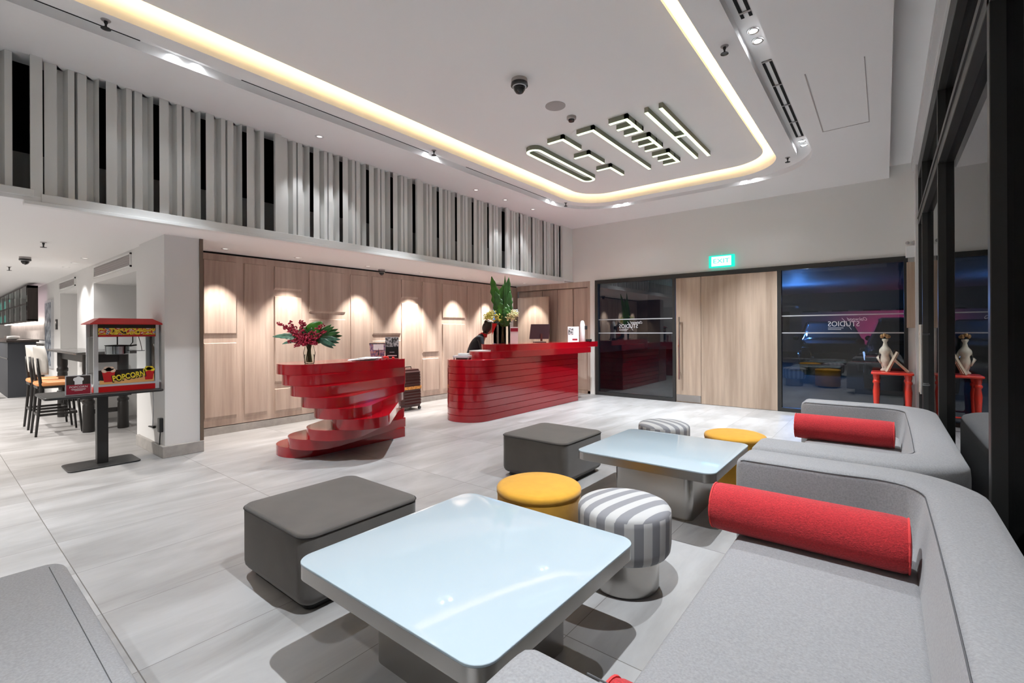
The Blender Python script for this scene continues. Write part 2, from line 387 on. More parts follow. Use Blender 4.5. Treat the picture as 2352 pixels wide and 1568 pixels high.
# void behind the screen
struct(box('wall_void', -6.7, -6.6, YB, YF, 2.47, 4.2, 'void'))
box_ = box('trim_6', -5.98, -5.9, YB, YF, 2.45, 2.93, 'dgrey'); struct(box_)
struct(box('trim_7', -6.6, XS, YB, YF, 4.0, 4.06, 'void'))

# ------------------------------------------------------------------ oak wall
bm = BM()
PN = [(2.26, 2.65, 1.31, 2.30), (2.26, 2.65, .19, 1.21), (2.75, 3.05, .18, 2.30), (3.16, 3.56, 1.96, 2.30), (3.16, 3.56, .61, 1.87), (3.16, 3.56, .17, .53),
      (3.68, 4.29, 1.64, 2.30), (3.68, 4.29, .17, 1.55), (4.39, 4.72, .17, 2.30), (4.81, 5.41, 1.29, 2.30), (4.81, 5.41, .17, 1.19), (5.43, 5.82, 1.96, 2.30),
      (5.43, 5.82, .17, 1.87), (5.92, 6.33, .93, 2.30), (5.92, 6.33, .17, .83), (6.44, 7.07, 1.60, 2.30), (6.44, 7.07, .17, 1.50), (7.16, 7.42, .17, 2.30), (7.58, 7.86, .17, 2.30)]
ys = sorted({1.99, 7.96}|{v for p in PN for v in p[:2]}); zs = sorted({.108, 2.385}|{v for p in PN for v in p[2:]})
def inpanel(y, z):
    for i, p in enumerate(PN):
        if p[0] < y < p[1] and p[2] < z < p[3]: return i
    return -1
vcache = {}
def gv(y, z):
    k = (round(y, 4), round(z, 4))
    if k not in vcache: vcache[k] = bm.verts.new((XW, y, z))
    return vcache[k]
for ya, yb in zip(ys, ys[1:]):
    for za, zb in zip(zs, zs[1:]):
        if inpanel((ya+yb)/2, (za+zb)/2) < 0: bm.faces.new((gv(ya, za), gv(yb, za), gv(yb, zb), gv(ya, zb)))
for i, p in enumerate(PN):
    d = .022 if (p[3]-p[2]) < 1.7 else .014
    o = [(XW, p[0], p[2]), (XW, p[1], p[2]), (XW, p[1], p[3]), (XW, p[0], p[3])]
    s = .012; b_ = .05 if p[2] < .3 else .03
    # sloped reveal at the foot of each panel, crisp at the sides
    q = [(XW+d, p[0]+.004, p[2]+b_), (XW+d, p[1]-.004, p[2]+b_), (XW+d, p[1]-.004, p[3]-.008), (XW+d, p[0]+.004, p[3]-.008)]
    loft(bm, [o, q], cap=False); bm.faces.new([bm.verts.new(v) for v in q])
bmesh.ops.remove_doubles(bm, verts=bm.verts, dist=.0003)
bx(bm, XW-.12, XW-.04, 1.99, 7.96, .108, 2.385)
struct(finish('wall_oak', bm, 'wood'))
struct(box('baseboard_oak', XW-.1, XW+.012, 1.99, 7.96, 0, .098, 'trim_grey'))
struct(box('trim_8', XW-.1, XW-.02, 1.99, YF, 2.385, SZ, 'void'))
# corner: lit doorway in the oak wall, header and jamb
bm = BM(); bx(bm, XW-.10, XW, 7.96, YF+.02, 2.14, 2.385); bx(bm, XW-.10, XW, 8.72, YF+.02, .0, 2.14); bx(bm, XW-.10, XW, 7.96, 8.0, 0, 2.14)
struct(finish('door_1_frame', bm, 'wood')).name = 'trim_9'
bm = BM()
bx(bm, XW-1.6, XW-.1, 7.6, 7.66, 0, 2.3); bx(bm, XW-1.7, XW-1.6, 7.6, YF+.12, 0, 2.3); bx(bm, XW-1.7, XW-.1, YF+.10, YF+.14, 0, 2.3)
struct(finish('wall_office', bm, 'wallw'))
t = thing('wall_display', 'glowing blue display seen through the doorway behind the tall leaf vase', 'screen', (-7.42, YF+.06, 1.72))
box('casing', -.52, .45, .0, .035, -.10, .58, 'black', t); box('display_panel', -.5, .43, -.004, 0, -.08, .56, 'blueglow', t)
# open door leaf standing parallel to the back wall
t = thing('open_door', 'open oak door leaf behind the reception desk monitor', 'door', (XW+.03, 8.70, 0))
box('door_leaf', .14, 1.0, -.02, .02, .01, 2.12, 'wood_door', t)
bm = BM(); bx(bm, 0, .14, -.012, .012, .3, .36); bx(bm, 0, .14, -.012, .012, 1.8, 1.86); finish('hinge', bm, 'chrome', t)
bm = BM(); tube(bm, [(.92, -.02, 1.02), (.92, -.06, 1.02), (.82, -.06, 1.02)], .009); finish('handle', bm, 'chrome', t)

# oak cupboard recess in the back wall
t = thing('built_in_cupboard', 'full height oak cupboard set into the wall behind reception', 'cupboard', (-5.9, YF, 0))
bm = BM(); bx(bm, -1.0, .97, 0, .07, 2.29, 2.409); bx(bm, .905, .97, 0, .07, 0, 2.29); bx(bm, -1.0, .97, .0, .07, 0, .06); bx(bm, -1.0, .97, .075, .085, .06, 2.29); finish('frame', bm, 'wood', t)
for a, b in ((-.98, -.30), (-.292, .12), (.128, .52), (.545, .90)):
    d = box('door', a, b, .035, .06, .065, 2.27, 'wood', t, bev=.002, seg=1)
    if a in (-.292, .128):
        bm = BM(); ball(bm, ((b-.03) if a < 0 else (a+.03), .022, 1.10), .013, 8); finish('knob', bm, 'gold', d)

# ------------------------------------------------------------------ entrance doors and glazing (back wall)
def FW(x0, x1, z0, z1, bm, y0=-.03, y1=.07): bx(bm, x0, x1, YF+y0, YF+y1, z0, z1)
bm = BM()
FW(-4.80, .26, 2.335, 2.41, bm); FW(-4.80, -4.735, 0, 2.335, bm); FW(-3.155, -3.10, 0, 2.335, bm); FW(-1.40, -1.345, 0, 2.335, bm)
FW(-4.735, -3.155, -.03, .065, bm); FW(-1.345, .26, -.03, .065, bm); FW(-3.1, -1.4, -.03, .004, bm, .0, .07); FW(-3.1, -1.4, -.03, .05, bm, .04, .07); FW(.215, .26, 0, 2.335, bm)  # threshold bars at the wood doors added to stop light leaking under them
struct(finish('trim_10', bm, 'alu'))
for k, (a, b) in enumerate(((-4.735, -3.155), (-1.345, .215))):
    w = struct(box('window_%d' % (k+1), a, b, YF+.02, YF+.03, .065, 2.335, 'glass'))
    bm = BM(); bx(bm, a, b, YF+.012, YF+.018, 1.570, 1.588); bx(bm, a, b, YF+.012, YF+.018, 1.290, 1.308); finish('film_band', bm, 'frost', w)
    cx = (a+b)/2+(.06 if k else -.12)
    mt = lambda x, z: frame_mat((x, YF+.012, z), (-1, 0, 0), (0, 0, 1))
    text_obj('lettering', 'STUDIOS', .115, 'textw', mt(cx, 1.435), w, .0008, width=.40)
    text_obj('lettering', 'Oakwood', .075, 'textw', mt(cx+.18, 1.508), w, .0008, font_shear=.5, width=.25)
    bm = BM(); bx(bm, cx-.2, cx, YF+.011, YF+.0125, 1.373, 1.380); bx(bm, cx-.2, cx-.03, YF+.011, YF+.0125, 1.350, 1.357)
    tube(bm, [(cx-.02, YF+.0115, 1.53), (cx+.04, YF+.0115, 1.45), (cx+.10, YF+.0115, 1.35)], .003, 5)
    finish('lettering_stroke', bm, 'textw', w)
d = struct(box('door_1', -3.095, -2.64, YF-.01, YF+.035, .005, 2.33, 'wood_door'))
box('kick_plate', -3.085, -2.645, YF-.016, YF-.010, .02, .145, 'steel', d)
bm = BM(); tube(bm, [(-3.015, YF-.07, .43), (-3.015, YF-.07, 1.60)], .014, 10)
for z in (.56, 1.5): tube(bm, [(-3.015, YF-.07, z), (-3.015, YF-.008, z)], .010, 8)
finish('pull_handle', bm, 'chrome', d)
bm = BM(); ball(bm, (-3.045, YF-.012, 1.06), .018, 10); finish('lock', bm, 'gold', d)
struct(box('door_2', -2.63, -1.405, YF-.02, YF+.035, .005, 2.33, 'wood_door'))

# exit sign
t = thing('exit_sign', 'green and white illuminated exit sign above the entrance door', 'sign', (-2.27, YF-.03, 2.575))
box('housing', -.21, .21, -.03, .03, -.105, .105, 'exitg', t)
box('sign_face', -.165, .165, -.033, -.03, -.085, .085, 'exitw', t)
m1 = text_obj('running_figure', 'EXIT', .11, 'exitg', frame_mat((0, -.0345, -.0), (1, 0, 0), (0, 0, 1)), t, .0006, width=.27); m1.name = 'lettering'
bm = BM(); tube(bm, [(0, 0, .10), (0, .0, .145)], .008); finish('bracket', bm, 'white', t)

# emergency light, oak box, red side table
t = thing('emergency_light', 'white twin-head emergency light above the oak box', 'emergency light', (.29, YF-.04, 2.5))
box('battery_box', -.055, .055, -.03, .04, -.12, .05, 'white', t, bev=.006)
for s in (-1, 1):
    bm = BM(); ball(bm, (s*.035, -.03, .09), .024, 10); finish('lamp_head', bm, 'spk', t)
tag(box('oak_wall_box', .245, .333, YF-.10, YF, 1.37, 2.31, 'wood_door', bev=.003), 'slim oak box mounted on the wall right of the entrance glazing', 'wall box')

def turned_leg(bm, x, y, h, s=1):
    pr = [(.030, 0), (.036, .02), (.034, .10), (.026, .14), (.040, .16), (.040, .18), (.027, .20), (.030, .26), (.036, .40), (.040, .50), (.030, .60), (.042, .62), (.042, .64), (.030, .66), (.038, .70), (.038, h/1.0)]
    pr = [(r*s, z*h/.74 if z < .74 else h) for r, z in pr]; pr[-1] = (.038*s, h)
    lathe(bm, pr, 14, x, y)
t = thing('side_table', 'glossy red side table with turned legs beside the back wall glazing', 'table', (.075, 8.58, 0))
bm = BM(); softbox(bm, -.235, .235, -.235, .235, .715, .745, .04, .01, 4); finish('tabletop', bm, 'redpaint', t, angle=40)
for sx in (-1, 1):
    for sy in (-1, 1):
        bm = BM(); turned_leg(bm, sx*.175, sy*.175, .715); finish('leg', bm, 'redpaint', t, angle=40)
bm = BM(); tube(bm, [(-.175, -.175, .17), (-.175, .175, .17)], .012); tube(bm, [(.175, -.175, .17), (.175, .175, .17)], .012); tube(bm, [(-.175, 0, .17), (.175, 0, .17)], .012); finish('stretcher', bm, 'redpaint', t)
# figurine
t = thing('figurine', 'ivory ceramic figure with a gold headpiece on the red side table', 'figurine', (.00, 8.62, .745))
bm = BM(); lathe(bm, [(.045, 0), (.06, .02), (.035, .05), (.05, .10), (.055, .18), (.045, .24), (.07, .28), (.065, .32), (.03, .37), (.02, .42), (.036, .45), (.036, .47)], 20); finish('body', bm, 'ivory', t, smooth=True)
bm = BM()
for k in range(7): ball(bm, (.04*math.cos(k*.9), .04*math.sin(k*.9), .50+.012*(k % 3)), .024, 8)
finish('headpiece', bm, 'gold', t, smooth=True)
for s in (-1, 1):
    bm = BM(); tube(bm, [(s*.05, 0, .30), (s*.09, -.02, .20), (s*.05, -.05, .12)], [.022, .018, .012], 8); finish('arm', bm, 'ivory', t, smooth=True)
t = thing('display_easel', 'pale carved plate stand leaning open on the red side table', 'easel', (.11, 8.46, .745))
for (a, b) in (((-.10, -.07, .012), (.02, .0, .29)), ((.14, .03, .012), (-.03, .02, .20)), ((-.08, .08, .012), (.03, .06, .28))):
    bm = BM()
    tube(bm, [a, b], .017, 4); finish('slat', bm, 'pale_wood', t)

# ------------------------------------------------------------------ side glazing (right)
PY = [-1.95, .50, 2.95, 5.52, 7.72]
for k, (a, b) in enumerate(zip([YB]+PY, PY+[8.60])):
    if b-a < .2: continue
    struct(box('window_%d' % (k+3), XG-.005, XG+.005, a+.03, b-.03, .05, 3.62, 'sideglass'))
bm = BM()
for y in PY: bx(bm, .362, .475, y-.03, y+.03, 0, 3.62, .003, 1)
bx(bm, .362, .475, 8.50, 8.60, 0, 3.62, .003, 1)
bx(bm, .362, .475, YB, 8.60, 3.42, 3.62, .003, 1)
bx(bm, .362, .475, YB, 8.60, 2.785, 2.96, .003, 1)
bx(bm, .362, .475, YB, 8.60, 0, .05)
bx(bm, .352, .362, YB, 8.60, 2.868, 2.878)
struct(finish('trim_11', bm, 'alu'))
bm = BM(); bx(bm, .345, .362, YB, 8.60, 3.615, 3.64); struct(finish('trim_12', bm, 'white'))
struct(box('wall_right', .37, .62, 8.60, YF, 0, 3.7, 'wallw'))
bm = BM()
for y in (6.62, 6.80): tube(bm, [(.30, y, .66), (.30, y, 1.40)], .012, 8)
for z in (.76, 1.30): tube(bm, [(.30, 6.62, z), (.30, 6.80, z)], .008, 8); tube(bm, [(.30, 6.62, z), (.37, 6.62, z)], .008, 8); tube(bm, [(.30, 6.80, z), (.37, 6.80, z)], .008, 8)
tag(finish('door_pull', bm, 'chrome'), 'pair of vertical steel door pulls on the dark side glazing', 'door handle')

# ------------------------------------------------------------------ column, dining wall
struct(box('wall_column', -7.02, -6.085, 1.625, 1.955, 0, SZ, 'wallw'))
struct(box('baseboard_column', -7.06, -6.05, 1.595, 1.985, 0, .125, 'trim_grey', bev=.004))
struct(box('trim_13', -7.02, -6.07, 1.956, 1.99, .125, SZ, mat('walnut_edge', (.15, .11, .08, 1), .5)))
bm = BM()
WY = 1.66
for k, q in enumerate(((-7.30, -7.02, WY, 2.7, 0, SZ), (-9.65, -7.30, WY, 2.7, 2.12, SZ), (-10.9, -9.65, WY, 2.7, 0, SZ), (-12.5, -10.9, WY, 2.6, 2.12, SZ), (-21, -12.5, WY, 2.6, 0, SZ), (-9.65, -7.30, 2.6, 2.7, 0, 2.12), (-12.5, -10.9, 2.0, 2.6, 0, 2.12))):
    bm = BM(); bx(bm, *q); struct(finish('wall_dining_%d' % (k+1), bm, 'wallw'))
for k, (a, b, z0, z1) in enumerate(((-9.55, -7.50, 2.19, 2.37), (-12.5, -11.0, 2.17, 2.32))):
    t = thing('air_vent', ['long white air vent high on the wall beside the white column', 'smaller grey air vent high on the wall further back'][k], 'vent', ((a+b)/2, WY, (z0+z1)/2))
    hw, hz2 = (b-a)/2, (z1-z0)/2
    bm = BM()
    bx(bm, -hw, hw, -.02, 0, hz2-.02, hz2); bx(bm, -hw, hw, -.02, 0, -hz2, -hz2+.02); bx(bm, -hw, -hw+.02, -.02, 0, -hz2, hz2); bx(bm, hw-.02, hw, -.02, 0, -hz2, hz2); finish('frame', bm, 'white', t)
    bm = BM(); bx(bm, -hw+.02, hw-.02, -.006, -.002, -hz2+.02, hz2-.02)
    for j in range(5):
        z = -hz2+.03+(2*hz2-.06)*j/4; bx(bm, -hw+.02, hw-.02, -.014, -.004, z-.003, z+.003)
    finish('grille', bm, 'spk', t)
# poster, switch
t = thing('wall_poster', 'tall narrow blue grey picture on the far dining wall', 'picture', (-13.62, WY-.02, 1.35))
box('frame', -.40, .40, -.02, .02, -.72, .68, 'greymet', t); box('print', -.36, .36, -.024, -.02, -.67, .63, 'abstract', t)
tag(box('light_switch', -12.92, -12.78, WY-.02, WY, 1.42, 1.62, 'cyl'), 'small dark switch plate beside the tall poster', 'switch')
# wall cabinet; its glowing back and bottles stand in for reflections
t = thing('wall_cabinet', 'dark brown wall cabinet with glass doors at the left edge', 'cabinet', (-17.2, 1.46, 0))
bm = BM(); bx(bm, -3.2, 3.2, -.10, .06, 1.60, 1.64); bx(bm, -3.2, 3.2, -.10, .06, 2.30, 2.35); bx(bm, 3.16, 3.2, -.10, .06, 1.62, 2.35); bx(bm, -3.2, -3.16, -.10, .06, 1.62, 2.35)
for x in (-2.13, -1.07, 0, 1.07, 2.13): bx(bm, x-.03, x+.03, -.10, .04, 1.62, 2.35)
finish('carcass', bm, 'dwood', t)
for k in range(6):
    a = -3.2+k*1.067; d = box('door', a+.05, a+1.02, -.110, -.104, 1.62, 2.33, 'vglass', t)
    bm = BM(); bx(bm, a+.03, a+1.04, -.114, -.102, 1.95, 1.985); finish('rail', bm, 'dwood', d)
bm = BM(); bx(bm, -3.16, 3.16, .04, .06, 1.64, 2.30); finish('glow_back', bm, mat('mauve_reflection_glow', (.30, .24, .26, 1), .4, emit=(1, .8, .85, 1), estr=.35), t)  # emission puts the mauve reflections of the doors into the back panel
bm = BM(); bx(bm, -3.16, 3.16, -.08, .03, 1.96, 1.975); finish('shelf', bm, 'dwood', t)
for k in range(24):
    bm = BM(); lathe(bm, [(.045, 0), (.045, .17), (.016, .21), (.016, .26)], 10); o = finish('bottle', bm, 'tealglow' if k < 9 else ('shelfstuff' if k % 2 else 'chrome'), None, smooth=True)
    o.location = (-20.2+.255*k, 1.43, 1.64 if k % 2 else 1.975); tag(o, 'bottle standing on a shelf of the wall cabinet', 'bottle', 'bottles in the wall cabinet')
t = thing('back_counter', 'dark counter below the wall cabinet at the left edge', 'counter', (-17.2, 1.3, 0))
box('carcass', -3.2, 2.9, -.20, .22, .0, 1.16, 'navy', t); box('drawer_line', -3.2, 2.9, -.206, -.20, .80, .83, 'cyl', t); box('worktop', -3.2, 2.95, -.22, .26, 1.16, 1.205, 'dwood', t)
t = thing('splashback', 'brightly lit pale splashback between counter and wall cabinet', 'wall panel', (-17.2, 1.645, 0))
box('panel', -3.2, 3.0, -.012, .012, 1.206, 1.598, mat('pale_marble', (.62, .56, .53, 1), .3, var=.15, vscale=5), t); box('light_strip', -3.1, 2.9, -.14, -.12, 1.582, 1.597, 'cabglow', t)
tag(box('glass_rack', -15.6, -15.0, 1.15, 1.3, 1.206, 1.29, 'dwood', bev=.01), 'low dark tray on the counter under the wall cabinet', 'tray')
bm = BM(); lathe(bm, [(.02, 0), (.09, .02), (.10, .03), (.10, .07), (.09, .08), (.02, .09)], 24); o = finish('white_dish', bm, 'white', None, smooth=True); o.location = (-14.75, 1.22, 1.206)
tag(o, 'round white dish on the dark counter', 'dish')
t = thing('round_bin', 'dark round stool with a bright rim at the left edge', 'stool', (-14.6, .70, 0))
t.name = 'drum_stool'
bm = BM(); lathe(bm, [(.24, 0), (.25, .02), (.25, .30), (.24, .32)], 28); finish('body', bm, 'cyl', t, angle=40)
bm = BM(); lathe(bm, [(.25, .32), (.26, .33), (.26, .35), (.25, .36)], 28); finish('rim', bm, 'chrome', t, angle=40)

# dining table and chairs
t = thing('bar_table', 'long black bar table with turned legs behind the popcorn machine', 'table', (-9.45, 1.575, 0))
bm = BM(); softbox(bm, -1.15, 1.18, -.33, .40, 1.06, 1.095, .02, .008, 3); finish('tabletop', bm, mat('dark_veined_top', (.09, .085, .082, 1), .25, var=.3, vscale=6), t, angle=40)
bm = BM(); bx(bm, -.98, .98, -.19, -.16, .94, 1.06); bx(bm, -.98, .98, .19, .22, .94, 1.06); bx(bm, -.98, -.95, -.17, .2, .94, 1.06); bx(bm, .95, .98, -.17, .2, .94, 1.06); finish('apron', bm, 'blackw', t)
for x in (-.95, .95):
    for y in (-.17, .2):
        bm = BM(); lathe(bm, [(.062, 0), (.066, .02), (.062, .36), (.056, .38), (.068, .40), (.068, .42), (.050, .44), (.058, .56), (.062, .70), (.058, .72), (.070, .74), (.070, .78), (.058, .80), (.064, .84), (.064, 1.06)], 20, x, y); finish('leg', bm, 'blackw', t, angle=40)
bm = BM(); bx(bm, -.95, -.91, -.17, .2, .24, .30); bx(bm, .91, .95, -.17, .2, .24, .30); bx(bm, -.95, .95, 0, .04, .24, .30); finish('stretcher', bm, 'blackw', t)
def dining_chair():
    t = thing('bar_chair', 'x', 'chair', group='bar chairs at the dining table')
    for sx in (-1, 1):
        bm = BM(); tube(bm, [(sx*.20, -.20, 0), (sx*.195, -.17, .35), (sx*.19, -.15, .66), (sx*.18, -.17, .86), (sx*.165, -.18, 1.02)], [.013, .016, .018, .017, .012], 8); finish('leg', bm, 'blackw', t, smooth=True)
        bm = BM(); tube(bm, [(sx*.20, .25, 0), (sx*.175, .20, .64)], [.012, .018], 8); finish('leg', bm, 'blackw', t, smooth=True)
    bm = BM()
    for z, w in ((.26, .185), (.62, .18)):
        bm = BM()
        bx(bm, -w, w, .18, .205, z, z+.03); bx(bm, -w, w, -.18, -.155, z, z+.03); bx(bm, -w-.008, -w+.015, -.17, .2, z, z+.03); bx(bm, w-.015, w+.008, -.17, .2, z, z+.03)
        finish('footrest' if z < .5 else 'seat_frame', bm, 'blackw', t)
    bm = BM(); softbox(bm, -.21, .21, -.19, .23, .65, .705, .07, .022, 6, dome=.008); finish('seat_cushion', bm, 'orange', t, angle=50)
    # curved shell back
    bm = BM(); rows = []
    for iz in range(9):
        f = iz/8; z = .80+.38*f; w = .245*math.sqrt(max(.02, 1-((f-.43)/.60)**2))
        rows.append((z, w, -.155-.03*f))
    S = []
    for z, w, y in rows:
        ring = []
        for k in range(9): u = -1+k/4; ring.append((u*w, y+.07*u*u+.012, z))
        for k in range(9): u = 1-k/4; ring.append((u*w, y+.07*u*u-.022, z))
        S.append(ring)
    loft(bm, S); finish('backrest', bm, 'chairw', t, smooth=True)
    return t
c = dining_chair(); c.location = (-8.83, 1.11, 0); c['label'] = 'nearer of two black bar chairs with cream back and tan seat at the bar table'
c2 = copy_tree(c); c2.location = (-9.54, 1.11, 0); c2['label'] = 'farther of two black bar chairs with cream back and tan seat at the bar table'

# ------------------------------------------------------------------ slatted screen
t = thing('slatted_screen', 'tall white folded metal screen above the oak wall', 'screen', (XS, 0, 0))
bm = BM()
bx(bm, -.03, .035, .60, 8.47, 2.405, 2.475, .004, 1); bx(bm, -.03, .035, YB, .56, 2.44, 2.50, .004, 1); bx(bm, -.03, .05, .50, 8.47, 2.375, 2.405, .003, 1)
finish('ledge', bm, 'white', t)
for y in (.575, 2.50, 4.535, 6.60):
    box('post', -.02, .02, y-.035, y+.035, 2.45, CZ, 'slat', t)
box('post', -.02, .025, 8.43, 8.47, 2.45, CZ, 'slat', t)
def slat(y, k):
    """one folded sheet: flange, fold back, inner flange, fold forward, flange"""
    bm = BM(); z0, z1 = 2.475, CZ-.002; th = .004
    P = ([(-.03, 0), (-.03, .075), (-.115, .085), (-.115, .125), (-.04, .145), (-.04, .185)] if k % 2 == 0 else
         [(-.10, -.02), (-.045, 0), (-.045, .055), (-.12, .075), (-.12, .115), (-.03, .135)])
    lo, hi = [], []
    for x, yy in P: lo.append((x, y+yy))
    Q = lo+[(x-th, yy+th*.5) for x, yy in reversed(lo)]
    prism(bm, Q, z0, z1); return finish('slat', bm, 'slat', t)
for a, b in ((-1.3, .53), (.625, 2.45), (2.55, 4.48), (4.585, 6.55), (6.65, 8.41)):
    y = a; k = 0
    while y < b-.10:
        slat(y, k); y += (.185 if k % 2 == 0 else .135)+(.048 if k % 2 else .022); k += 1

# ------------------------------------------------------------------ ceiling fittings
def spot(loc, target, power, ang, blend=.35, size=.02, col=(1, .96, .92)):
    l = bpy.data.lights.new('spot_lamp', 'SPOT'); l.energy = power; l.spot_size = math.radians(ang); l.spot_blend = blend; l.shadow_soft_size = size; l.color = col
    o = bpy.data.objects.new('spot_lamp', l); COL.objects.link(o); o.location = loc
    d = Vector(target)-Vector(loc); o.rotation_euler = d.to_track_quat('-Z', 'Y').to_euler(); return o
bm = BM(); lathe(bm, [(.038, -.0), (.045, -.004), (.045, .0)], 20, cap=False); ring_me = finish('bezel', bm, 'chrome'); ring_me = ring_me
DL = []
for (x, y, z, rot) in ((-4.50, 1.30, CZ+.075, 0), (-4.50, 1.47, CZ+.075, 0), (-4.50, 4.03, CZ+.075, 0), (-4.50, 4.20, CZ+.075, 0), (-4.50, 6.80, CZ+.075, 0), (-4.50, 6.97, CZ+.075, 0),
                       (-.785, 1.30, CZ+.075, 0), (-.785, 1.46, CZ+.075, 0), (-.785, 3.98, CZ+.075, 0), (-.785, 4.14, CZ+.075, 0), (-.785, 6.68, CZ+.075, 0), (-.785, 6.84, CZ+.075, 0),
                       (-3.78, 7.74, CZ+.075, 1), (-3.62, 7.74, CZ+.075, 1), (-1.68, 7.74, CZ+.075, 1), (-1.52, 7.74, CZ+.075, 1)):
    DL.append((x, y, z))
bpy.data.objects.remove(ring_me)
proto = thing('downlight', 'recessed spotlight in the groove around the ceiling cove', 'ceiling light', group='spotlights in the ceiling groove')
bm = BM(); lathe(bm, [(.030, -.012), (.042, -.014), (.046, -.002), (.046, 0)], 20, cap=False); finish('bezel', bm, 'chrome', proto, smooth=True)
bm = BM(); lathe(bm, [(.028, -.008), (.001, -.011)], 16); finish('lamp', bm, 'lamp', proto, smooth=True)
where = {0: 'in the ceiling groove nearest the slatted screen', 1: 'in the ceiling groove nearest the side glazing', 2: 'in the ceiling groove nearest the entrance'}
for i, (x, y, z) in enumerate(DL):
    o = proto if i == 0 else copy_tree(proto)
    o.location = (x, y, z)
    side = 2 if y > 7.5 else (0 if x < -3 else 1)
    near = {1: 'near', 4: 'middle', 6: 'far', 7: 'far'}[int(round(y-.3)) if y < 7 else 7] if side < 2 else ('left-hand' if x < -3 else 'right-hand')
    o['label'] = 'spotlight of the %s pair, %s' % (near, where[side])
    o['group'] = '%s pair of spotlights, %s' % (near, where[side])
PW = 350
for (x, y, tx, ty, p) in ((-4.50, 1.38, -4.4, 1.3, 1.0), (-4.50, 4.11, -4.4, 4.0, 1.0), (-4.50, 6.88, -4.4, 6.8, 1.1), (-.785, 1.38, -.9, 1.38, 1.25), (-.785, 4.06, -.9, 4.0, 1.2), (-.785, 6.76, -.9, 6.7, 1.2), (-3.7, 7.74, -3.7, 7.8, 1.5), (-1.6, 7.74, -1.5, 7.8, 1.5), (-4.50, -1.4, -4.4, -1.4, 1.1), (-.785, -1.3, -.9, -1.3, 1.1)):
    spot((x, y, CZ+.05), (tx, ty, 0), PW*p, 84, 1, .02, (.89, .945, 1))
# scallops on the outer groove wall come from these real lamps close to it
for (x, y, z) in DL:
    sx = -1 if x < -3 and y < 7.5 else (1 if y < 7.5 else 0); sy = 1 if y > 7.5 else 0
    spot((x, y, z-.02), (x+sx*.12, y+sy*.12, z-.06), 1.1, 60, .3, .01, (.92, .96, 1))

# linear air slots
def slotobj(x0, x1, y0, y1, z, label, m='void'):
    t = thing('air_diffuser', label, 'vent', ((x0+x1)/2, (y0+y1)/2, z)); hx, hy = (x1-x0)/2, (y1-y0)/2
    if hx > .03:
        box('slot', -hx, -hx+.022, -hy, hy, -.004, .0, m, t); box('slot', hx-.022, hx, -hy, hy, -.004, .0, m, t)
        bm = BM()
        for i in range(int(hy*2/.5)+1): bx(bm, -hx, hx, -hy+i*.5, -hy+i*.5+.02, -.006, -.002)
        finish('bridge', bm, 'spk', t)
    else:
        box('slot', -hx, hx, -hy, hy, -.004, 0, m, t)
slotobj(-.825, -.748, 1.7, 3.78, CZ+.072, 'black twin-slot air diffuser in the groove, cut by the top edge')
slotobj(-.825, -.748, 4.50, 6.50, CZ+.072, 'black twin-slot air diffuser in the groove by the ceiling hatch')
for k, (a, b) in enumerate(((.1, 1.04), (1.76, 3.93), (4.60, 6.64))):
    slotobj(-4.449, -4.441, a, b, CZ, ['thin dark air slot, nearest camera, beside the left ceiling groove', 'thin dark air slot, middle of three, beside the left ceiling groove', 'thin dark air slot, farthest of three, beside the left ceiling groove'][k])
# ceiling hatch
bm = BM(); bx(bm, -.545, -.535, 4.80, 6.33, CZ-.003, CZ); bx(bm, -.128, -.122, 4.80, 6.33, CZ-.003, CZ); bx(bm, -.545, -.122, 6.325, 6.333, CZ-.003, CZ)
bmesh.ops.remove_doubles(bm, verts=bm.verts, dist=.0001)
t = thing('access_hatch', 'flush square ceiling hatch near the side glazing', 'hatch', (0, 0, 0)); finish('joint', bm, 'spk', t)

# sprinklers
proto = thing('sprinkler', 'x', 'sprinkler')
bm = BM(); lathe(bm, [(.012, 0), (.012, -.02), (.007, -.03), (.007, -.055), (.03, -.058), (.03, -.062), (.004, -.066)], 14); finish('head', bm, 'cyl', proto, smooth=False)
bm = BM(); lathe(bm, [(.030, 0), (.026, -.006), (.012, -.008)], 18, cap=False); finish('escutcheon', bm, 'spk', proto)
SP = [((-4.345, .82, CZ), 'sprinkler near the top left corner of the ceiling'), ((-4.345, 3.93, CZ), 'sprinkler beside the middle pair of lights left of the cove'), ((-4.345, 6.98, CZ), 'sprinkler at the far left corner of the cove'),
      ((-.98, 3.93, CZ), 'sprinkler right of the cove close to two bright spotlights'), ((-.98, 6.98, CZ), 'sprinkler at the far right corner of the cove'), ((-7.68, .88, SZ), 'nearer sprinkler on the low dining ceiling'), ((-10.9, .86, SZ), 'farther sprinkler on the low dining ceiling')]
for i, (p, l) in enumerate(SP):
    o = proto if i == 0 else copy_tree(proto); o.location = p; o['label'] = l
# cameras / detectors / speaker
def dome_cam(loc, label, dark=True, s=1.0):
    t = thing('security_camera', label, 'camera', loc)
    bm = BM(); lathe(bm, [(.075*s, 0), (.075*s, -.035*s)], 28); finish('mount', bm, 'spk', t, angle=40)
    bm = BM(); lathe(bm, [(.078*s, -.035*s), (.080*s, -.06*s), (.066*s, -.068*s)], 28, ); finish('collar', bm, 'cyl' if dark else 'white', t, angle=40)
    bm = BM(); lathe(bm, [(.066*s, -.068*s), (.058*s, -.072*s)], 28, ); finish('ring', bm, 'greymet', t, angle=40)
    bm = BM(); lathe(bm, [(.056*s, -.071*s), (.052*s, -.095*s), (.034*s, -.122*s), (.005*s, -.135*s)], 24); d = finish('dome', bm, 'cyl', t, smooth=True)
    bm = BM(); ball(bm, (.012*s, -.026*s, -.112*s), .016*s, 10); finish('lens', bm, 'carpaint', d, smooth=True)
dome_cam((-2.66, 3.47, IZ), 'black dome camera on the raised ceiling panel')
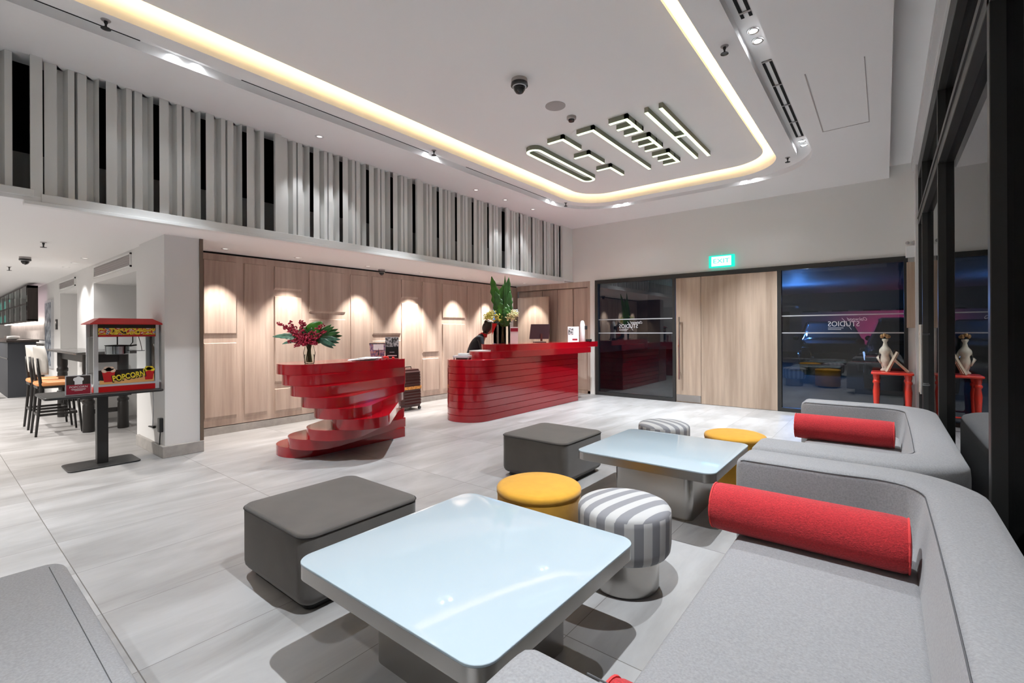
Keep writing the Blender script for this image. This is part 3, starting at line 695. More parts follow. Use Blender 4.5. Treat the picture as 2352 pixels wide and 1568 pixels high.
dome_cam((-6.72, 4.88, SZ), 'dark dome camera on the soffit above the oak wall', True, .75)
dome_cam((-9.36, .89, SZ), 'dome camera on the low dining ceiling', True, .8)
bm = BM(); lathe(bm, [(.105, 0), (.105, -.004), (.10, -.006), (.001, -.006)], 40); o = finish('ceiling_speaker', bm, 'spk', None, angle=30); o.location = (-2.68, 4.11, IZ); tag(o, 'flat round grey speaker on the raised ceiling panel', 'speaker')
t = thing('smoke_detector', 'small white smoke detector between the ceiling speaker and the sign', 'smoke detector', (-2.68, 4.43, IZ))
bm = BM(); lathe(bm, [(.052, 0), (.052, -.025), (.045, -.032), (.001, -.032)], 24); finish('base', bm, 'spk', t, angle=35)
bm = BM(); lathe(bm, [(.034, -.032), (.034, -.038), (.03, -.052), (.001, -.056)], 24); finish('chamber', bm, 'cyl', t, angle=35)
# downlights on the perimeter slab and in the soffit
proto = thing('small_downlight', 'x', 'ceiling light')
bm = BM(); lathe(bm, [(.030, -.002), (.048, -.004), (.050, 0)], 20, cap=False); finish('bezel', bm, 'white', proto, smooth=True)
bm = BM(); lathe(bm, [(.028, -.001), (.001, -.002)], 16); finish('lamp', bm, 'lampw', proto)
i = 0
for y in (2.83, 5.45, 6.18, 6.98):
    o = proto if i == 0 else copy_tree(proto); i += 1
    o.location = (-5.05, y, CZ); o['label'] = {2.83: 'small round downlight above the slatted screen, nearest the camera', 5.45: 'small round downlight above the slatted screen, second from near', 6.18: 'small round downlight above the slatted screen, third from near', 6.98: 'small round downlight above the slatted screen, farthest'}[y]
WW = [2.40, 3.34, 4.50, 5.62, 6.72, 7.72]
nm = ['first', 'second', 'third', 'fourth', 'fifth', 'sixth']
for k, y in enumerate(WW):
    o = copy_tree(proto); o.location = (-6.56, y, SZ); o['label'] = '%s small downlight from the column along the soffit lighting the oak wall' % nm[k]
    spot((-6.56, y, SZ-.03), (-6.72, y, 0), 230 if k == 3 else 115, 70, .6, .02, (1, .93, .86))
for k, (x, y) in enumerate(((-8.9, 1.44), (-9.6, 1.44), (-10.3, 1.44))):
    o = copy_tree(proto); o.location = (x, y, SZ); o['label'] = '%s bright dining downlight close to the long air vent' % ['nearest', 'middle', 'farthest'][k]
    spot((x, y-.1, SZ-.03), (x, y-.15, 0), 60, 110, 1, .02, (1, .97, .94))
for (x, y) in ((-7.2, -.6), (-9.8, -.6), (-12.6, -.4), (-15.6, .2), (-18.6, -.4)):
    spot((x, y, SZ-.03), (x, y, 0), 300, 140, .8, .05, (1, .95, .9))
spot((-5.9, 3.0, SZ-.03), (-5.9, 3.0, 0), 60, 120, .7, .03, (1, .95, .9)); spot((-5.9, 6.9, SZ-.03), (-5.9, 6.9, 0), 70, 120, .7, .03, (1, .97, .95))  # soffit lamps added without fittings, to brighten the lower oak wall
o = copy_tree(proto); o.location = (-6.25, 8.30, SZ); o['label'] = 'small downlight in the soffit corner lighting the open door leaf'
spot((-6.25, 8.30, SZ-.03), (-6.25, 8.62, 0), 80, 68, .5, .02, (1, .93, .88))
l = bpy.data.lights.new('office_fill', 'POINT'); l.energy = 14; l.shadow_soft_size = .05; l.color = (.9, .93, 1); o = bpy.data.objects.new('office_fill', l); COL.objects.link(o); o.location = (-7.9, 8.2, 2.2)  # unseen lamp added so the office wall reads pale
# lights grazing the screen
for y in (2.75, 3.2, 6.35, 7.0):
    spot((-5.05, y, CZ-.02), (-5.34, y+.05, 2.4), 13, 60, .6, .02, (.93, .96, 1))

# ------------------------------------------------------------------ illuminated ceiling sign
Z0, Z1 = 3.632, IZ
def glyph(name, label, segs, w=.036, loop=None):
    t = thing(name, label, 'sign', (segs[0][0][0] if segs else loop[0][0], segs[0][0][1] if segs else loop[0][1], Z1)); ox, oy = t.location.x, t.location.y
    body = BM(); face = BM()
    def add(bm, z0, z1, ww):
        if loop: # stadium outline
            n = len(loop)
            a = [Vector(p) for p in loop]; ins = []; outs = []
            for i in range(n):
                tdir = (a[(i+1) % n]-a[i-1]).normalized(); nn = Vector((-tdir.y, tdir.x))
                ins.append(a[i]+nn*ww/2); outs.append(a[i]-nn*ww/2)
            secs = []
            A = [bm.verts.new((p.x-ox, p.y-oy, z0-Z1)) for p in ins]; B = [bm.verts.new((p.x-ox, p.y-oy, z0-Z1)) for p in outs]
            C = [bm.verts.new((p.x-ox, p.y-oy, z1-Z1)) for p in ins]; D = [bm.verts.new((p.x-ox, p.y-oy, z1-Z1)) for p in outs]
            for i in range(n):
                j = (i+1) % n
                for q in ((A, B), (C, D), (A, C), (B, D)): bm.faces.new((q[0][i], q[0][j], q[1][j], q[1][i]))
        for (a, b) in segs:
            x0, x1 = sorted((a[0], b[0])); y0, y1 = sorted((a[1], b[1]))
            bx(bm, x0-ww/2-ox, x1+ww/2-ox, y0-ww/2-oy, y1+ww/2-oy, z0-Z1, z1-Z1)
    add(body, Z0+.006, Z1, w+.004); add(face, Z0, Z0+.006, w)
    finish('letter_body', body, mat('sign_return_paint', (.10, .11, .085, 1), .6) if 'signret' not in M else M['signret'], t)
    finish('light_face', face, 'sign', t)
M['signret'] = mat('sign_return', (.24, .25, .19, 1), .6)
xa, xb = -3.60, -3.42; y0, y1 = 4.81, 6.36; r = .09
lp = [(-3.51+r*math.cos(a), y0+r+r*math.sin(a)) for a in [PI+PI*k/10 for k in range(11)]]+[(-3.51+r*math.cos(a), y1-r+r*math.sin(a)) for a in [PI*k/10 for k in range(11)]]
S_ = 'glowing ceiling letter, '
glyph('sign_letter', S_+'long closed oval at the left end of the sign', [], loop=lp)
for k, y in enumerate((4.775, 5.40, 6.015)):
    glyph('sign_letter', S_+['nearest', 'middle', 'farthest'][k]+' small corner shape in the second row', [((-3.20, y), (-3.01, y)), ((-3.01, y), (-3.01, y+.39))])
glyph('sign_letter', S_+'single long corner shape in the third row', [((-2.79, 4.775), (-2.605, 4.775)), ((-2.605, 4.775), (-2.605, 6.41))])
for k, y in enumerate((4.755, 5.36, 5.995)):
    glyph('sign_letter', S_+['nearest', 'middle', 'farthest'][k]+' comb shape in the fourth row', [((-2.37, y), (-2.185, y)), ((-2.185, y), (-2.185, y+.39)), ((-2.37, y+.195), (-2.185, y+.195)), ((-2.37, y+.39), (-2.185, y+.39))])
glyph('sign_letter', S_+'two long joined parallel bars at the right end', [((-1.955, 4.755), (-1.955, 6.40)), ((-1.80, 4.755), (-1.80, 6.40)), ((-1.955, 5.565), (-1.80, 5.565))])

# ------------------------------------------------------------------ red desks
LH = .1112
t = thing('concierge_desk', 'glossy red desk of fanned twisting slabs carrying the red bouquet', 'desk', (0, 0, 0))
ANG = [1, 8, 16.5, 25.5, 35, 46, 29.5, 14, 0]
def slab_outline(P0, w, Ln, a, rn, rb, ub=-.27, n=10):
    pts = []; C = [(Ln-rn, w-rn, 0, rn), (ub+rb, w-rb, 90, rb), (ub+rb, -w+rb, 180, rb), (Ln-rn, -w+rn, 270, rn)]
    for cx, cy, a0, r in C:
        for i in range(n+1): q = math.radians(a0+90*i/n); pts.append((cx+r*math.cos(q), cy+r*math.sin(q)))
    d = (math.sin(a), -math.cos(a)); nn = (math.cos(a), math.sin(a))
    return [(P0[0]+u*d[0]+v*nn[0], P0[1]+u*d[1]+v*nn[1]) for u, v in pts]
for k, a in enumerate(ANG):
    o = slab_outline((-5.15, 3.62), .31, 1.21, math.radians(a), .29, .05)
    zt = 1.0-LH*k; zb = zt-LH+.0005
    bm = BM(); prism(bm, o, max(zb, .001), zt)
    eds = [e for e in bm.edges if abs(e.verts[0].co.z-e.verts[1].co.z) < 1e-5]
    bmesh.ops.bevel(bm, geom=eds, offset=.004, segments=2, affect='EDGES')
    finish('slab', bm, 'redlac', t, angle=30)

t = thing('reception_desk', 'long glossy red reception desk with stepped upper tiers', 'desk', (0, 0, 0))
bm = BM()
for k in range(9):
    z0 = .1028*k; z1 = z0+.1028
    prismpts = rr(-5.40, -4.655, 4.93, 7.93, (.04, .04, .37, .37), 12)
    ins = rr(-5.392, -4.663, 4.938, 7.922, (.04, .04, .362, .362), 12)
    loft(bm, [[(x, y, z0+.0001) for x, y in ins], [(x, y, z0+.002) for x, y in prismpts], [(x, y, z1-.006) for x, y in prismpts], [(x, y, z1) for x, y in ins]])
finish('body', bm, 'redlac', t, angle=25)
def tier(name, z0, z1, y0, y1, x0, x1, rot, piv):
    o = rr(x0, x1, y0, y1, (.03, .03, .30, .36), 12); c_, s_ = math.cos(rot), math.sin(rot)
    o = [(piv[0]+(x-piv[0])*c_-(y-piv[1])*s_, piv[1]+(x-piv[0])*s_+(y-piv[1])*c_) for x, y in o]
    bm = BM(); prism(bm, o, z0, z1)
    eds = [e for e in bm.edges if abs(e.verts[0].co.z-e.verts[1].co.z) < 1e-5]
    bmesh.ops.bevel(bm, geom=eds, offset=.004, segments=2, affect='EDGES'); finish(name, bm, 'redlac', t, angle=30)
tier('lower_tier', .9255, 1.029, 5.36, 8.22, -5.32, -4.655, -math.radians(2.6), (-4.655, 5.6))
tier('counter_top', 1.0292, 1.132, 5.76, 8.62, -5.43, -4.84, -math.radians(5.6), (-4.84, 6.08))

# ------------------------------------------------------------------ coffee tables
def coffee_table(cx, cy, label):
    t = thing('coffee_table', label, 'table', (cx, cy, 0), group='white glass coffee tables')
    h = .51
    bm = BM(); softbox(bm, -h, h, -h, h, .421, .431, .075, .003, 8); finish('glass_top', bm, 'glasstop', t, angle=40)
    bm = BM(); a = rr(-h+.002, h-.002, -h+.002, h-.002, .073, 8); b = rr(-h+.01, h-.01, -h+.01, h-.01, .065, 8)
    loft(bm, [[(x, y, .362) for x, y in b], [(x, y, .366) for x, y in a], [(x, y, .4205) for x, y in a]]); finish('apron', bm, 'steel', t, angle=35)
    bm = BM(); loft(bm, [[(x, y, z) for x, y in rr(-.295, .295, -.285, .285, .055, 8)] for z in (.001, .362)]); finish('pedestal', bm, 'steel', t, angle=35)
    return t
coffee_table(-1.365, 1.440, 'square white glass coffee table with steel base, nearest the camera')
coffee_table(-1.365, 3.640, 'square white glass coffee table with steel base, farther from the camera')

# ------------------------------------------------------------------ ottomans
def ottoman(cx, cy, label):
    t = thing('ottoman', label, 'ottoman', (cx, cy, 0), group='taupe square ottomans')
    h = .355
    bm = BM(); softbox(bm, -h, h, -h, h, .028, .372, .075, .012, 8, eb=.055); finish('body', bm, 'otto', t, angle=60)
    bm = BM(); softbox(bm, -h+.002, h-.002, -h+.002, h-.002, .368, .385, .073, .014, 8, dome=.006, eb=.002); finish('top_panel', bm, 'otto', t, smooth=True)
    bm = BM(); tube(bm, [(x, y, .371) for x, y in rr(-h-.001, h+.001, -h-.001, h+.001, .076, 8)], .0042, 6, closed=True); finish('piping', bm, 'otto_pipe', t)
    bm = BM(); prism(bm, rr(-h+.05, h-.05, -h+.05, h-.05, .04, 4), .0, .03); finish('plinth', bm, 'black', t)
ottoman(-2.49, 1.462, 'taupe square ottoman with dark piping beside the nearer coffee table')
ottoman(-2.49, 3.745, 'taupe square ottoman with dark piping beside the farther coffee table')

# ------------------------------------------------------------------ round stools
def yellow_stool(cx, cy, label):
    t = thing('round_stool', label, 'stool', (cx, cy, 0), group='mustard drum stools')
    bm = BM(); lathe(bm, [(.235, .025), (.250, .04), (.252, .375)], 48); finish('body', bm, 'yellow', t, angle=50)
    bm = BM(); lathe(bm, [(.250, .373), (.256, .38), (.257, .40), (.250, .413), (.225, .423), (.14, .431), (.04, .433)], 48); finish('cushion', bm, 'yellow', t, smooth=True)
    bm = BM(); lathe(bm, [(.20, 0), (.20, .026)], 32); finish('plinth', bm, 'black', t)
def striped_stool(cx, cy, label, deg, seam=0):
    t = thing('striped_stool', label, 'stool', (cx, cy, 0), group='striped mushroom stools')
    bm = BM()
    pr = [(.15, .172), (.205, .175), (.225, .185), (.238, .205), (.243, .24), (.245, .38), (.243, .405), (.232, .421), (.205, .434), (.16, .443), (.11, .447), (.06, .449), (.02, .4495)]
    n = 96
    loft(bm, [[(r*math.cos(2*PI*i/n), r*math.sin(2*PI*i/n), z) for i in range(n)] for r, z in pr])
    bmesh.ops.recalc_face_normals(bm, faces=bm.faces)
    me = bpy.data.meshes.new('cushion'); bm.to_mesh(me); bm.free()
    # stripes: parallel across the top, straight down the side
    at = me.attributes.new('stripe', 'FLOAT', 'CORNER'); a = math.radians(deg); W = .094
    for p in me.polygons:
        p.use_smooth = True
        side = sum(me.vertices[v].co.z for v in p.vertices)/len(p.vertices) < .405 and sum(me.vertices[v].co.xy.length for v in p.vertices)/len(p.vertices) > .19
        angs = []
        for li in p.loop_indices:
            co = me.vertices[me.loops[li].vertex_index].co
            if side:
                th = math.atan2(co.y, co.x)-a
                angs.append(th)
            else:
                at.data[li].value = (co.x*math.cos(a)+co.y*math.sin(a))/W+20.25
        if side:
            base = angs[0]
            for li, th in zip(p.loop_indices, angs):
                while th-base > PI: th -= 2*PI
                while th-base < -PI: th += 2*PI
                at.data[li].value = th*16/(2*PI)+20.25
    me.materials.append(M['stripe']); o = bpy.data.objects.new('cushion', me); COL.objects.link(o); o.parent = t
    bm = BM(); lathe(bm, [(.180, .006), (.180, .172)], 48); finish('pedestal', bm, 'steel', t, angle=35)
    bm = BM(); lathe(bm, [(.172, 0), (.172, .006)], 40); finish('foot_ring', bm, 'black', t)
yellow_stool(-1.655, 2.335, 'mustard yellow drum stool between the two coffee tables')
yellow_stool(-1.06, 4.54, 'mustard yellow drum stool beyond the farther coffee table')
striped_stool(-1.105, 2.350, 'grey and white striped stool between the two coffee tables', 166)
striped_stool(-1.73, 4.60, 'grey and white striped stool beyond the farther coffee table', 63)

# ------------------------------------------------------------------ sofas
def sofa(yoff, label):
    t = thing('sofa', label, 'sofa', (0, yoff, 0), group='light grey curved sofas')
    L = 2.53; AW = .315; XF = -.60; XI = .085; XO = .352
    ri, ro = .16, .34; n = 8
    inner, outer = [], []
    # far arm tip -> back -> near arm tip; y from L down to 0
    yi0, yi1 = L-AW, AW
    for x in (XF, XF+.12, XF+.3, XI-ri-.15): inner.append((x, yi0)); outer.append((x, L))
    for i in range(n+1):
        a = PI/2*(1-i/n)
        inner.append((XI-ri+ri*math.cos(a), yi0-ri+ri*math.sin(a)))
        outer.append((XO-ro+ro*math.cos(a), L-ro+ro*math.sin(a)))
    for f in (.25, .5, .75): inner.append((XI, yi0-ri+(yi1+ri-yi0+ri)*f)); outer.append((XO, L-ro+(ro-L+ro)*f))
    for i in range(n+1):
        a = -PI/2*i/n
        inner.append((XI-ri+ri*math.cos(a), yi1+ri+ri*math.sin(a)))
        outer.append((XO-ro+ro*math.cos(a), ro+ro*math.sin(a)))
    for x in (XI-ri-.15, XF+.3, XF+.12, XF): inner.append((x, yi1)); outer.append((x, 0))
    H = .66
    bm = BM(); N = len(inner); secs = []; seam = []
    for i, (p, q) in enumerate(zip(inner, outer)):
        p = Vector(p); q = Vector(q); w = (q-p).length; u = (q-p)/w
        # the back slopes away from the sitter; arms stay upright
        back = max(0, min(1, (p.x-(XI-ri-.1))/.22)); sl = .045*back
        prof = [(0, .10), (0, .36), (sl*.55, .52), (sl, H-.035), (sl+.006, H-.016), (sl+.022, H-.004), (sl+.05, H), (w-.055, H-.004), (w-.02, H-.018), (w-.004, H-.045), (w, H-.09), (w, .10)]
        secs.append([(p+u*s).to_3d()+Vector((0, 0, z)) for s, z in prof])
        seam.append((p+u*(sl+.004)).to_3d()+Vector((0, 0, H-.012)))
    def shrink(S, dx, k):
        c = sum(S, Vector())/len(S)
        return [Vector((v.x+dx, c.y+(v.y-c.y)*(1-k/AW*2), max(.10, v.z-(k if v.z > .5 else 0)))) for v in S]
    ends0 = [shrink(secs[0], -.045, .05), shrink(secs[0], -.038, .024), shrink(secs[0], -.022, .007)]
    ends1 = [shrink(secs[-1], -.045, .05), shrink(secs[-1], -.038, .024), shrink(secs[-1], -.022, .007)]
    secs = ends0+secs+ends1[::-1]
    loft(bm, secs); finish('backrest', bm, 'sofa', t, smooth=True, angle=55)
    bm = BM(); s0 = [seam[0]+Vector((-.015, .004, -.006))]+seam[:-1]
    tube(bm, s0, .0022, 6); finish('piping', bm, 'piping', t)
    bm = BM(); softbox(bm, -.535, XI+.02, AW+.003, L-AW-.003, .27, .42, .055, .028, 8, dome=.004); finish('seat_cushion', bm, 'sofa', t, angle=60)
    bm = BM(); softbox(bm, -.50, XI, AW+.01, L-AW-.01, .06, .272, .04, .01, 4); finish('seat_base', bm, 'sofa', t, angle=60)
    bm = BM(); bx(bm, -.50, .30, .06, L-.06, 0, .10); finish('plinth', bm, 'steel', t)
    return t
sofa(.535, 'light grey curved sofa nearest the camera with a red bolster')
sofa(3.085, 'light grey curved sofa farther away beside the dark glazing')
def bolster(x0, x1, y, label, tilt=0, R_=.105):
    t = thing('bolster_cushion', label, 'cushion', ((x0+x1)/2, y, .422+R_), tilt, group='red bolster cushions')
    h = (x1-x0)/2; n = 28
    bm = BM(); prof = [(-h+.004, R_*.93), (-h+.02, R_*.985), (-h+.08, R_), (h-.08, R_), (h-.02, R_*.985), (h-.004, R_*.93)]
    loft(bm, [[(x, r*math.cos(2*PI*i/n), r*math.sin(2*PI*i/n)) for i in range(n)] for x, r in prof]); finish('cover', bm, 'bolster', t, smooth=True, angle=60)
    for s in (-1, 1):
        bm = BM(); loft(bm, [[(s*(h+d), r*math.cos(2*PI*i/n), r*math.sin(2*PI*i/n)) for i in range(n)] for d, r in ((-.004, R_*.93), (.002, R_*.7), (.005, R_*.3))]); finish('end_panel', bm, 'bolster', t, smooth=True)
        bm = BM(); tube(bm, [(s*(h-.004), R_*.955*math.cos(2*PI*i/n), R_*.955*math.sin(2*PI*i/n)) for i in range(n)], .004, 5, closed=True); finish('piping', bm, 'redpipe', t)
bolster(-.635, .072, 2.33, 'red bolster on the nearer sofa at its far arm')
bolster(-.48, .05, .928, 'slim red bolster peeking past the near arm at the bottom edge', R_=.083)
bolster(-.61, .055, 4.70, 'red bolster on the farther sofa')

# bench in the lower left corner
t = thing('bench', 'light grey upholstered bench in the bottom left corner', 'bench', (0, 0, 0))
bm = BM(); softbox(bm, -2.665, -1.0, -.30, .362, .10, .42, .07, .03, 8, dome=.003); finish('cushion', bm, 'sofa', t, angle=60)
bm = BM(); tube(bm, [(-2.60, .31, .4215), (-1.05, .31, .4215)], .001, 5); finish('seam', bm, 'piping', t)
bm = BM(); bx(bm, -2.6, -1.05, -.25, .31, 0, .10); finish('plinth', bm, 'black', t)

# ------------------------------------------------------------------ popcorn machine and its table
t = thing('pedestal_table', 'black pedestal table carrying the popcorn machine', 'table', (-6.335, 1.15, 0))
bm = BM(); softbox(bm, -.31, .31, -.46, .46, .725, .748, .05, .006, 6); finish('tabletop', bm, 'black', t, angle=40)
bm = BM(); bx(bm, -.04, .04, -.045, .045, .012, .725, .004, 1); finish('column', bm, 'black', t)
bm = BM(); softbox(bm, -.205, .205, -.285, .285, 0, .014, .05, .005, 6); finish('base_plate', bm, 'black', t, angle=40)
bm = BM(); bx(bm, -.2, .2, -.2, .2, .705, .726); finish('bracket', bm, 'black', t)

t = thing('popcorn_machine', 'popcorn machine with a red roof on the black pedestal table', 'popcorn machine', (-6.20, 1.335, .748))
# local: +x towards the room (front), y across
W2, D = .27, .36
bm = BM(); bx(bm, -D, 0, -W2, W2, 0, .055); finish('base', bm, 'redplas', t)
box('base_edge', -D, .001, -W2, W2, .0555, .075, 'greymet', t)
for (x, y) in ((-.02, -W2), (-.02, W2-.035), (-D, -W2), (-D, W2-.035)):
    bm = BM(); bx(bm, x, x+.022, y, y+.035, 0, .69); finish('corner_post', bm, 'greymet', t)
bm = BM(); bx(bm, -.008, -.004, -W2+.035, W2-.035, .075, .56); finish('front_glass', bm, 'mglass', t)
bm = BM(); bx(bm, -D+.02, -.02, -W2+.004, -W2+.008, .075, .56); finish('side_glass', bm, 'mglass', t)
bm = BM(); bx(bm, -D+.02, -.02, W2-.008, W2-.004, .075, .56); finish('side_glass', bm, 'mglass', t)
bm = BM(); bx(bm, -D, .003, -W2+.03, W2-.03, .56, .69); finish('header', bm, 'snack_blk', t)
box('header_print', .003, .0045, -W2+.035, W2-.035, .582, .650, 'snackprint', t)
box('header_stripe', .003, .0055, -W2+.035, W2-.035, .562, .578, 'snack_red', t)
# roof
bm = BM(); lo = [(-D-.03, -W2-.035), (.05, -W2-.035), (.05, W2+.035), (-D-.03, W2+.035)]; hi = [(-D+.05, -W2+.05), (-.03, -W2+.05), (-.03, W2-.05), (-D+.05, W2-.05)]
loft(bm, [[(x, y, .688) for x, y in lo], [(x, y, .694) for x, y in lo], [(x, y, .752) for x, y in hi]]); finish('roof', bm, 'redplas', t)
# kettle
bm = BM(); lathe(bm, [(.09, .375), (.10, .38), (.102, .46), (.095, .465)], 28, -.17, -.05); k = finish('kettle', bm, 'chrome', t, angle=40)
bm = BM(); lathe(bm, [(.106, .465), (.106, .472), (.02, .476)], 28, -.17, -.05); finish('lid', bm, 'black', k)
bm = BM(); tube(bm, [(-.17, -.05, .47), (-.17, -.05, .56)], .006); tube(bm, [(-.17, .06, .47), (-.17, .08, .50), (-.17, .08, .56)], .005); tube(bm, [(-.17, .05, .46), (-.15, .11, .47)], .008); tube(bm, [(-.17, .13, .56), (-.15, .145, .48), (-.15, .155, .41)], .003); bx(bm, -.2, -.1, .06, .17, .405, .41); finish('hanger', bm, 'black', k)
box('inner_tray', -.32, -.04, -.23, .23, .076, .09, 'greymet', t); box('rear_guard', -.345, -.335, -.23, .23, .09, .20, 'dwood', t)
# printed front panel artwork
bm = BM(); prism2 = [(-.225, .078), (.225, .078), (.225, .16), (.05, .15), (-.12, .105), (-.225, .12)]
loft(bm, [[(x, y, z) for y, z in prism2] for x in (-.003, -.0015)]); finish('front_print', bm, 'snack_org', t)
for (cy_, s) in ((-.155, 1.1), (.180, 1.0)):
    bm = BM()
    loft(bm, [[(x, cy_-.032*s, .10), (x, cy_+.032*s, .10), (x, cy_+.048*s, .10+.10*s), (x, cy_-.048*s, .10+.10*s)] for x in (-.0014, -.0004)])
    finish('bucket_print', bm, 'snack_red', t)
for (cy_, s) in ((-.155, 1.1), (.180, 1.0)):
    bm = BM()
    for kx, kz in ((0, .008), (-.03, 0), (0, .012), (.03, 0), (-.015, .022), (.018, .02)):
        nn = 12; c0 = (cy_+kx*s, .10+.105*s+kz*s)
        loft(bm, [[(x, c0[0]+.022*s*math.cos(2*PI*i/nn), c0[1]+.018*s*math.sin(2*PI*i/nn)) for i in range(nn)] for x in (-.0009, -.0002)])
    finish('corn_print', bm, 'snack_crm' if cy_ < 0 else 'snack_yel', t)
rot = math.radians(9)
text_obj('lettering_outline', 'POPCORN', .088, 'snack_blk', frame_mat((.0004, .012, .146), (0, math.cos(rot), math.sin(rot)), (0, -math.sin(rot), math.cos(rot))), t, .0003, width=.285, bold=.0075)  # dark printed outline behind the yellow letters
text_obj('lettering', 'POPCORN', .082, 'snack_yel', frame_mat((.0012, .010, .148), (0, math.cos(rot), math.sin(rot)), (0, -math.sin(rot), math.cos(rot))), t, .0003, width=.268, bold=.002)
# small price stand next to it
t = thing('menu_stand', 'small burgundy popcorn notice standing left of the popcorn machine', 'sign', (-6.16, .945, .748))
box('acrylic', -.004, 0, -.095, .095, 0, .19, 'greymet', t); box('print', 0, .0012, -.088, .088, .006, .183, 'burg', t)
box('photo', .0012, .0018, -.088, .088, .10, .183, 'dwood', t)
bm = BM()
for a, b in ((0, .145), (-.02, .15), (.02, .15), (0, .16)): ball(bm, (.0016, a, b), .022, 10, sx=.02)
bx(bm, .0014, .0022, -.028, .028, .10, .14); finish('bucket_print', bm, 'paper', t)
text_obj('lettering', 'POPCORN', .026, 'paper', frame_mat((.0018, 0, .075), (0, 1, 0), (0, 0, 1)), t, .0003, width=.13)
bm = BM()
for z, w in ((.055, .055), (.047, .05), (.039, .03)): bx(bm, .0012, .0016, -w, w, z, z+.003)
finish('small_print', bm, 'paper', t)
# power cord, plug and outlet at the column
t = thing('power_cord', 'grey and black power cord hanging down the column side', 'cord', (0, 0, 0))
bm = BM(); tube(bm, [(-6.42, 1.60, .74), (-6.40, 1.605, .60), (-6.43, 1.61, .48), (-6.44, 1.605, .30)], .005); finish('cable', bm, 'greymet', t)
bm = BM(); tube(bm, [(-6.56, 1.60, .285), (-6.36, 1.60, .30)], [.008, .016], 8); finish('plug', bm, 'black', t)
t = thing('wall_adapter', 'black adapter and cable low on the column corner', 'adapter', (-6.17, 1.606, 0))
box('body', -.035, .035, -.018, .018, .27, .42, 'black', t, bev=.004)
bm = BM(); tube(bm, [(0, 0, .27), (-.02, 0, .20), (-.01, -.005, .13)], .006); finish('cable', bm, 'black', t)

# ------------------------------------------------------------------ desk-top things
def leaf(bm, base, tip, w, curl=.0, wav=0, n=10, nrm=(0, 0, 1), fold=.15):
    base, tip = Vector(base), Vector(tip); ax = tip-base; L = ax.length; u = ax.normalized(); s = u.cross(Vector(nrm)).normalized(); up = s.cross(u)
    rows = []
    for i in range(n+1):
        f = i/n; ww = w*math.sin(PI*min(1, f*.93+.06))**.75*(1+wav*.18*math.sin(f*38)); c = base+ax*f+up*(curl*math.sin(f*PI))
        rows.append([c-s*ww+up*fold*ww, c-s*ww*.5+up*(fold*.35*ww), c, c+s*ww*.5+up*(fold*.35*ww), c+s*ww+up*fold*ww])
    V = [[bm.verts.new(p) for p in r] for r in rows]
    for a, b in zip(V, V[1:]):
        for k in range(4): bm.faces.new((a[k], a[k+1], b[k+1], b[k]))
def solid(o, th=.0015):
    md = o.modifiers.new('s', 'SOLIDIFY'); md.thickness = th; md.offset = 0; return o
R = Vector((.782, .623, 0)); TC = Vector((.623, -.782, 0))   # along and toward viewing side of the lobby
# bouquet
vx, vy = -4.98, 2.66
t = thing('glass_vase', 'small clear glass vase full of stems on the fanned red desk', 'vase', (vx, vy, 1.0))
bm = BM(); lathe(bm, [(.045, 0), (.052, .01), (.055, .06), (.062, .12), (.05, .17), (.045, .20)], 24, cap=False); bmesh.ops.create_circle(bm, cap_ends=True, radius=.045, segments=24); finish('bowl', bm, 'vglass', t, smooth=True)
bm = BM(); lathe(bm, [(.043, .005), (.05, .012), (.053, .10), (.002, .101)], 20); finish('water', bm, 'vglass', t, smooth=True)
t = thing('flower_bouquet', 'wide bouquet of crimson blooms and split leaves in the glass vase', 'flowers', (vx, vy, 1.0))
bm = BM()
for k in range(16):
    a = random.uniform(0, 2*PI); q = random.uniform(.01, .035); tube(bm, [(q*math.cos(a)*1.1, q*math.sin(a)*1.1, .015), (q*.5*math.cos(a+.8), q*.5*math.sin(a+.8), .15), (q*1.5*math.cos(a), q*1.5*math.sin(a), .27)], .0055, 5)
finish('stems', bm, 'stem', t)
def W(u, v, w): return tuple(R*u+TC*v+Vector((0, 0, w)))
bm = BM(); leaf(bm, W(-.02, .02, .27), W(.16, .04, .46), .085, .03, 0, nrm=TC); o = finish('round_leaf', bm, 'leafg', t, smooth=True); solid(o)
bm = BM(); leaf(bm, W(.0, .0, .25), W(-.39, .03, .30), .05, .03, .6, 18, nrm=(.3, -.6, .8)); leaf(bm, W(-.02, 0, .25), W(-.25, .10, .22), .04, .02, .5, nrm=(.3, -.6, .8)); o = finish('long_leaf', bm, 'leafp', t, smooth=True); solid(o)
for k in range(9):
    a = -38+k*10.5; r_ = .37-.06*abs(k-4)/4
    bm = BM(); leaf(bm, W(.10, .03, .29), W(.10+r_*math.cos(math.radians(a))*.78, .06+.02*(k % 2), .29+r_*.62*math.sin(math.radians(a))), .028, .02, .4, nrm=TC, n=12)
    o = finish('leaf_lobe', bm, 'leafp' if k < 4 else 'leafd', t, smooth=True); solid(o)
for k in range(13):
    bm = BM(); a = random.uniform(0, PI); leaf(bm, W(0, 0, .25), W(.22*math.cos(a), random.uniform(-.1, .12), .26+.14*math.sin(a)), .045, .02, .3, nrm=TC); o = finish('leaf', bm, 'leafd', t, smooth=True); solid(o)
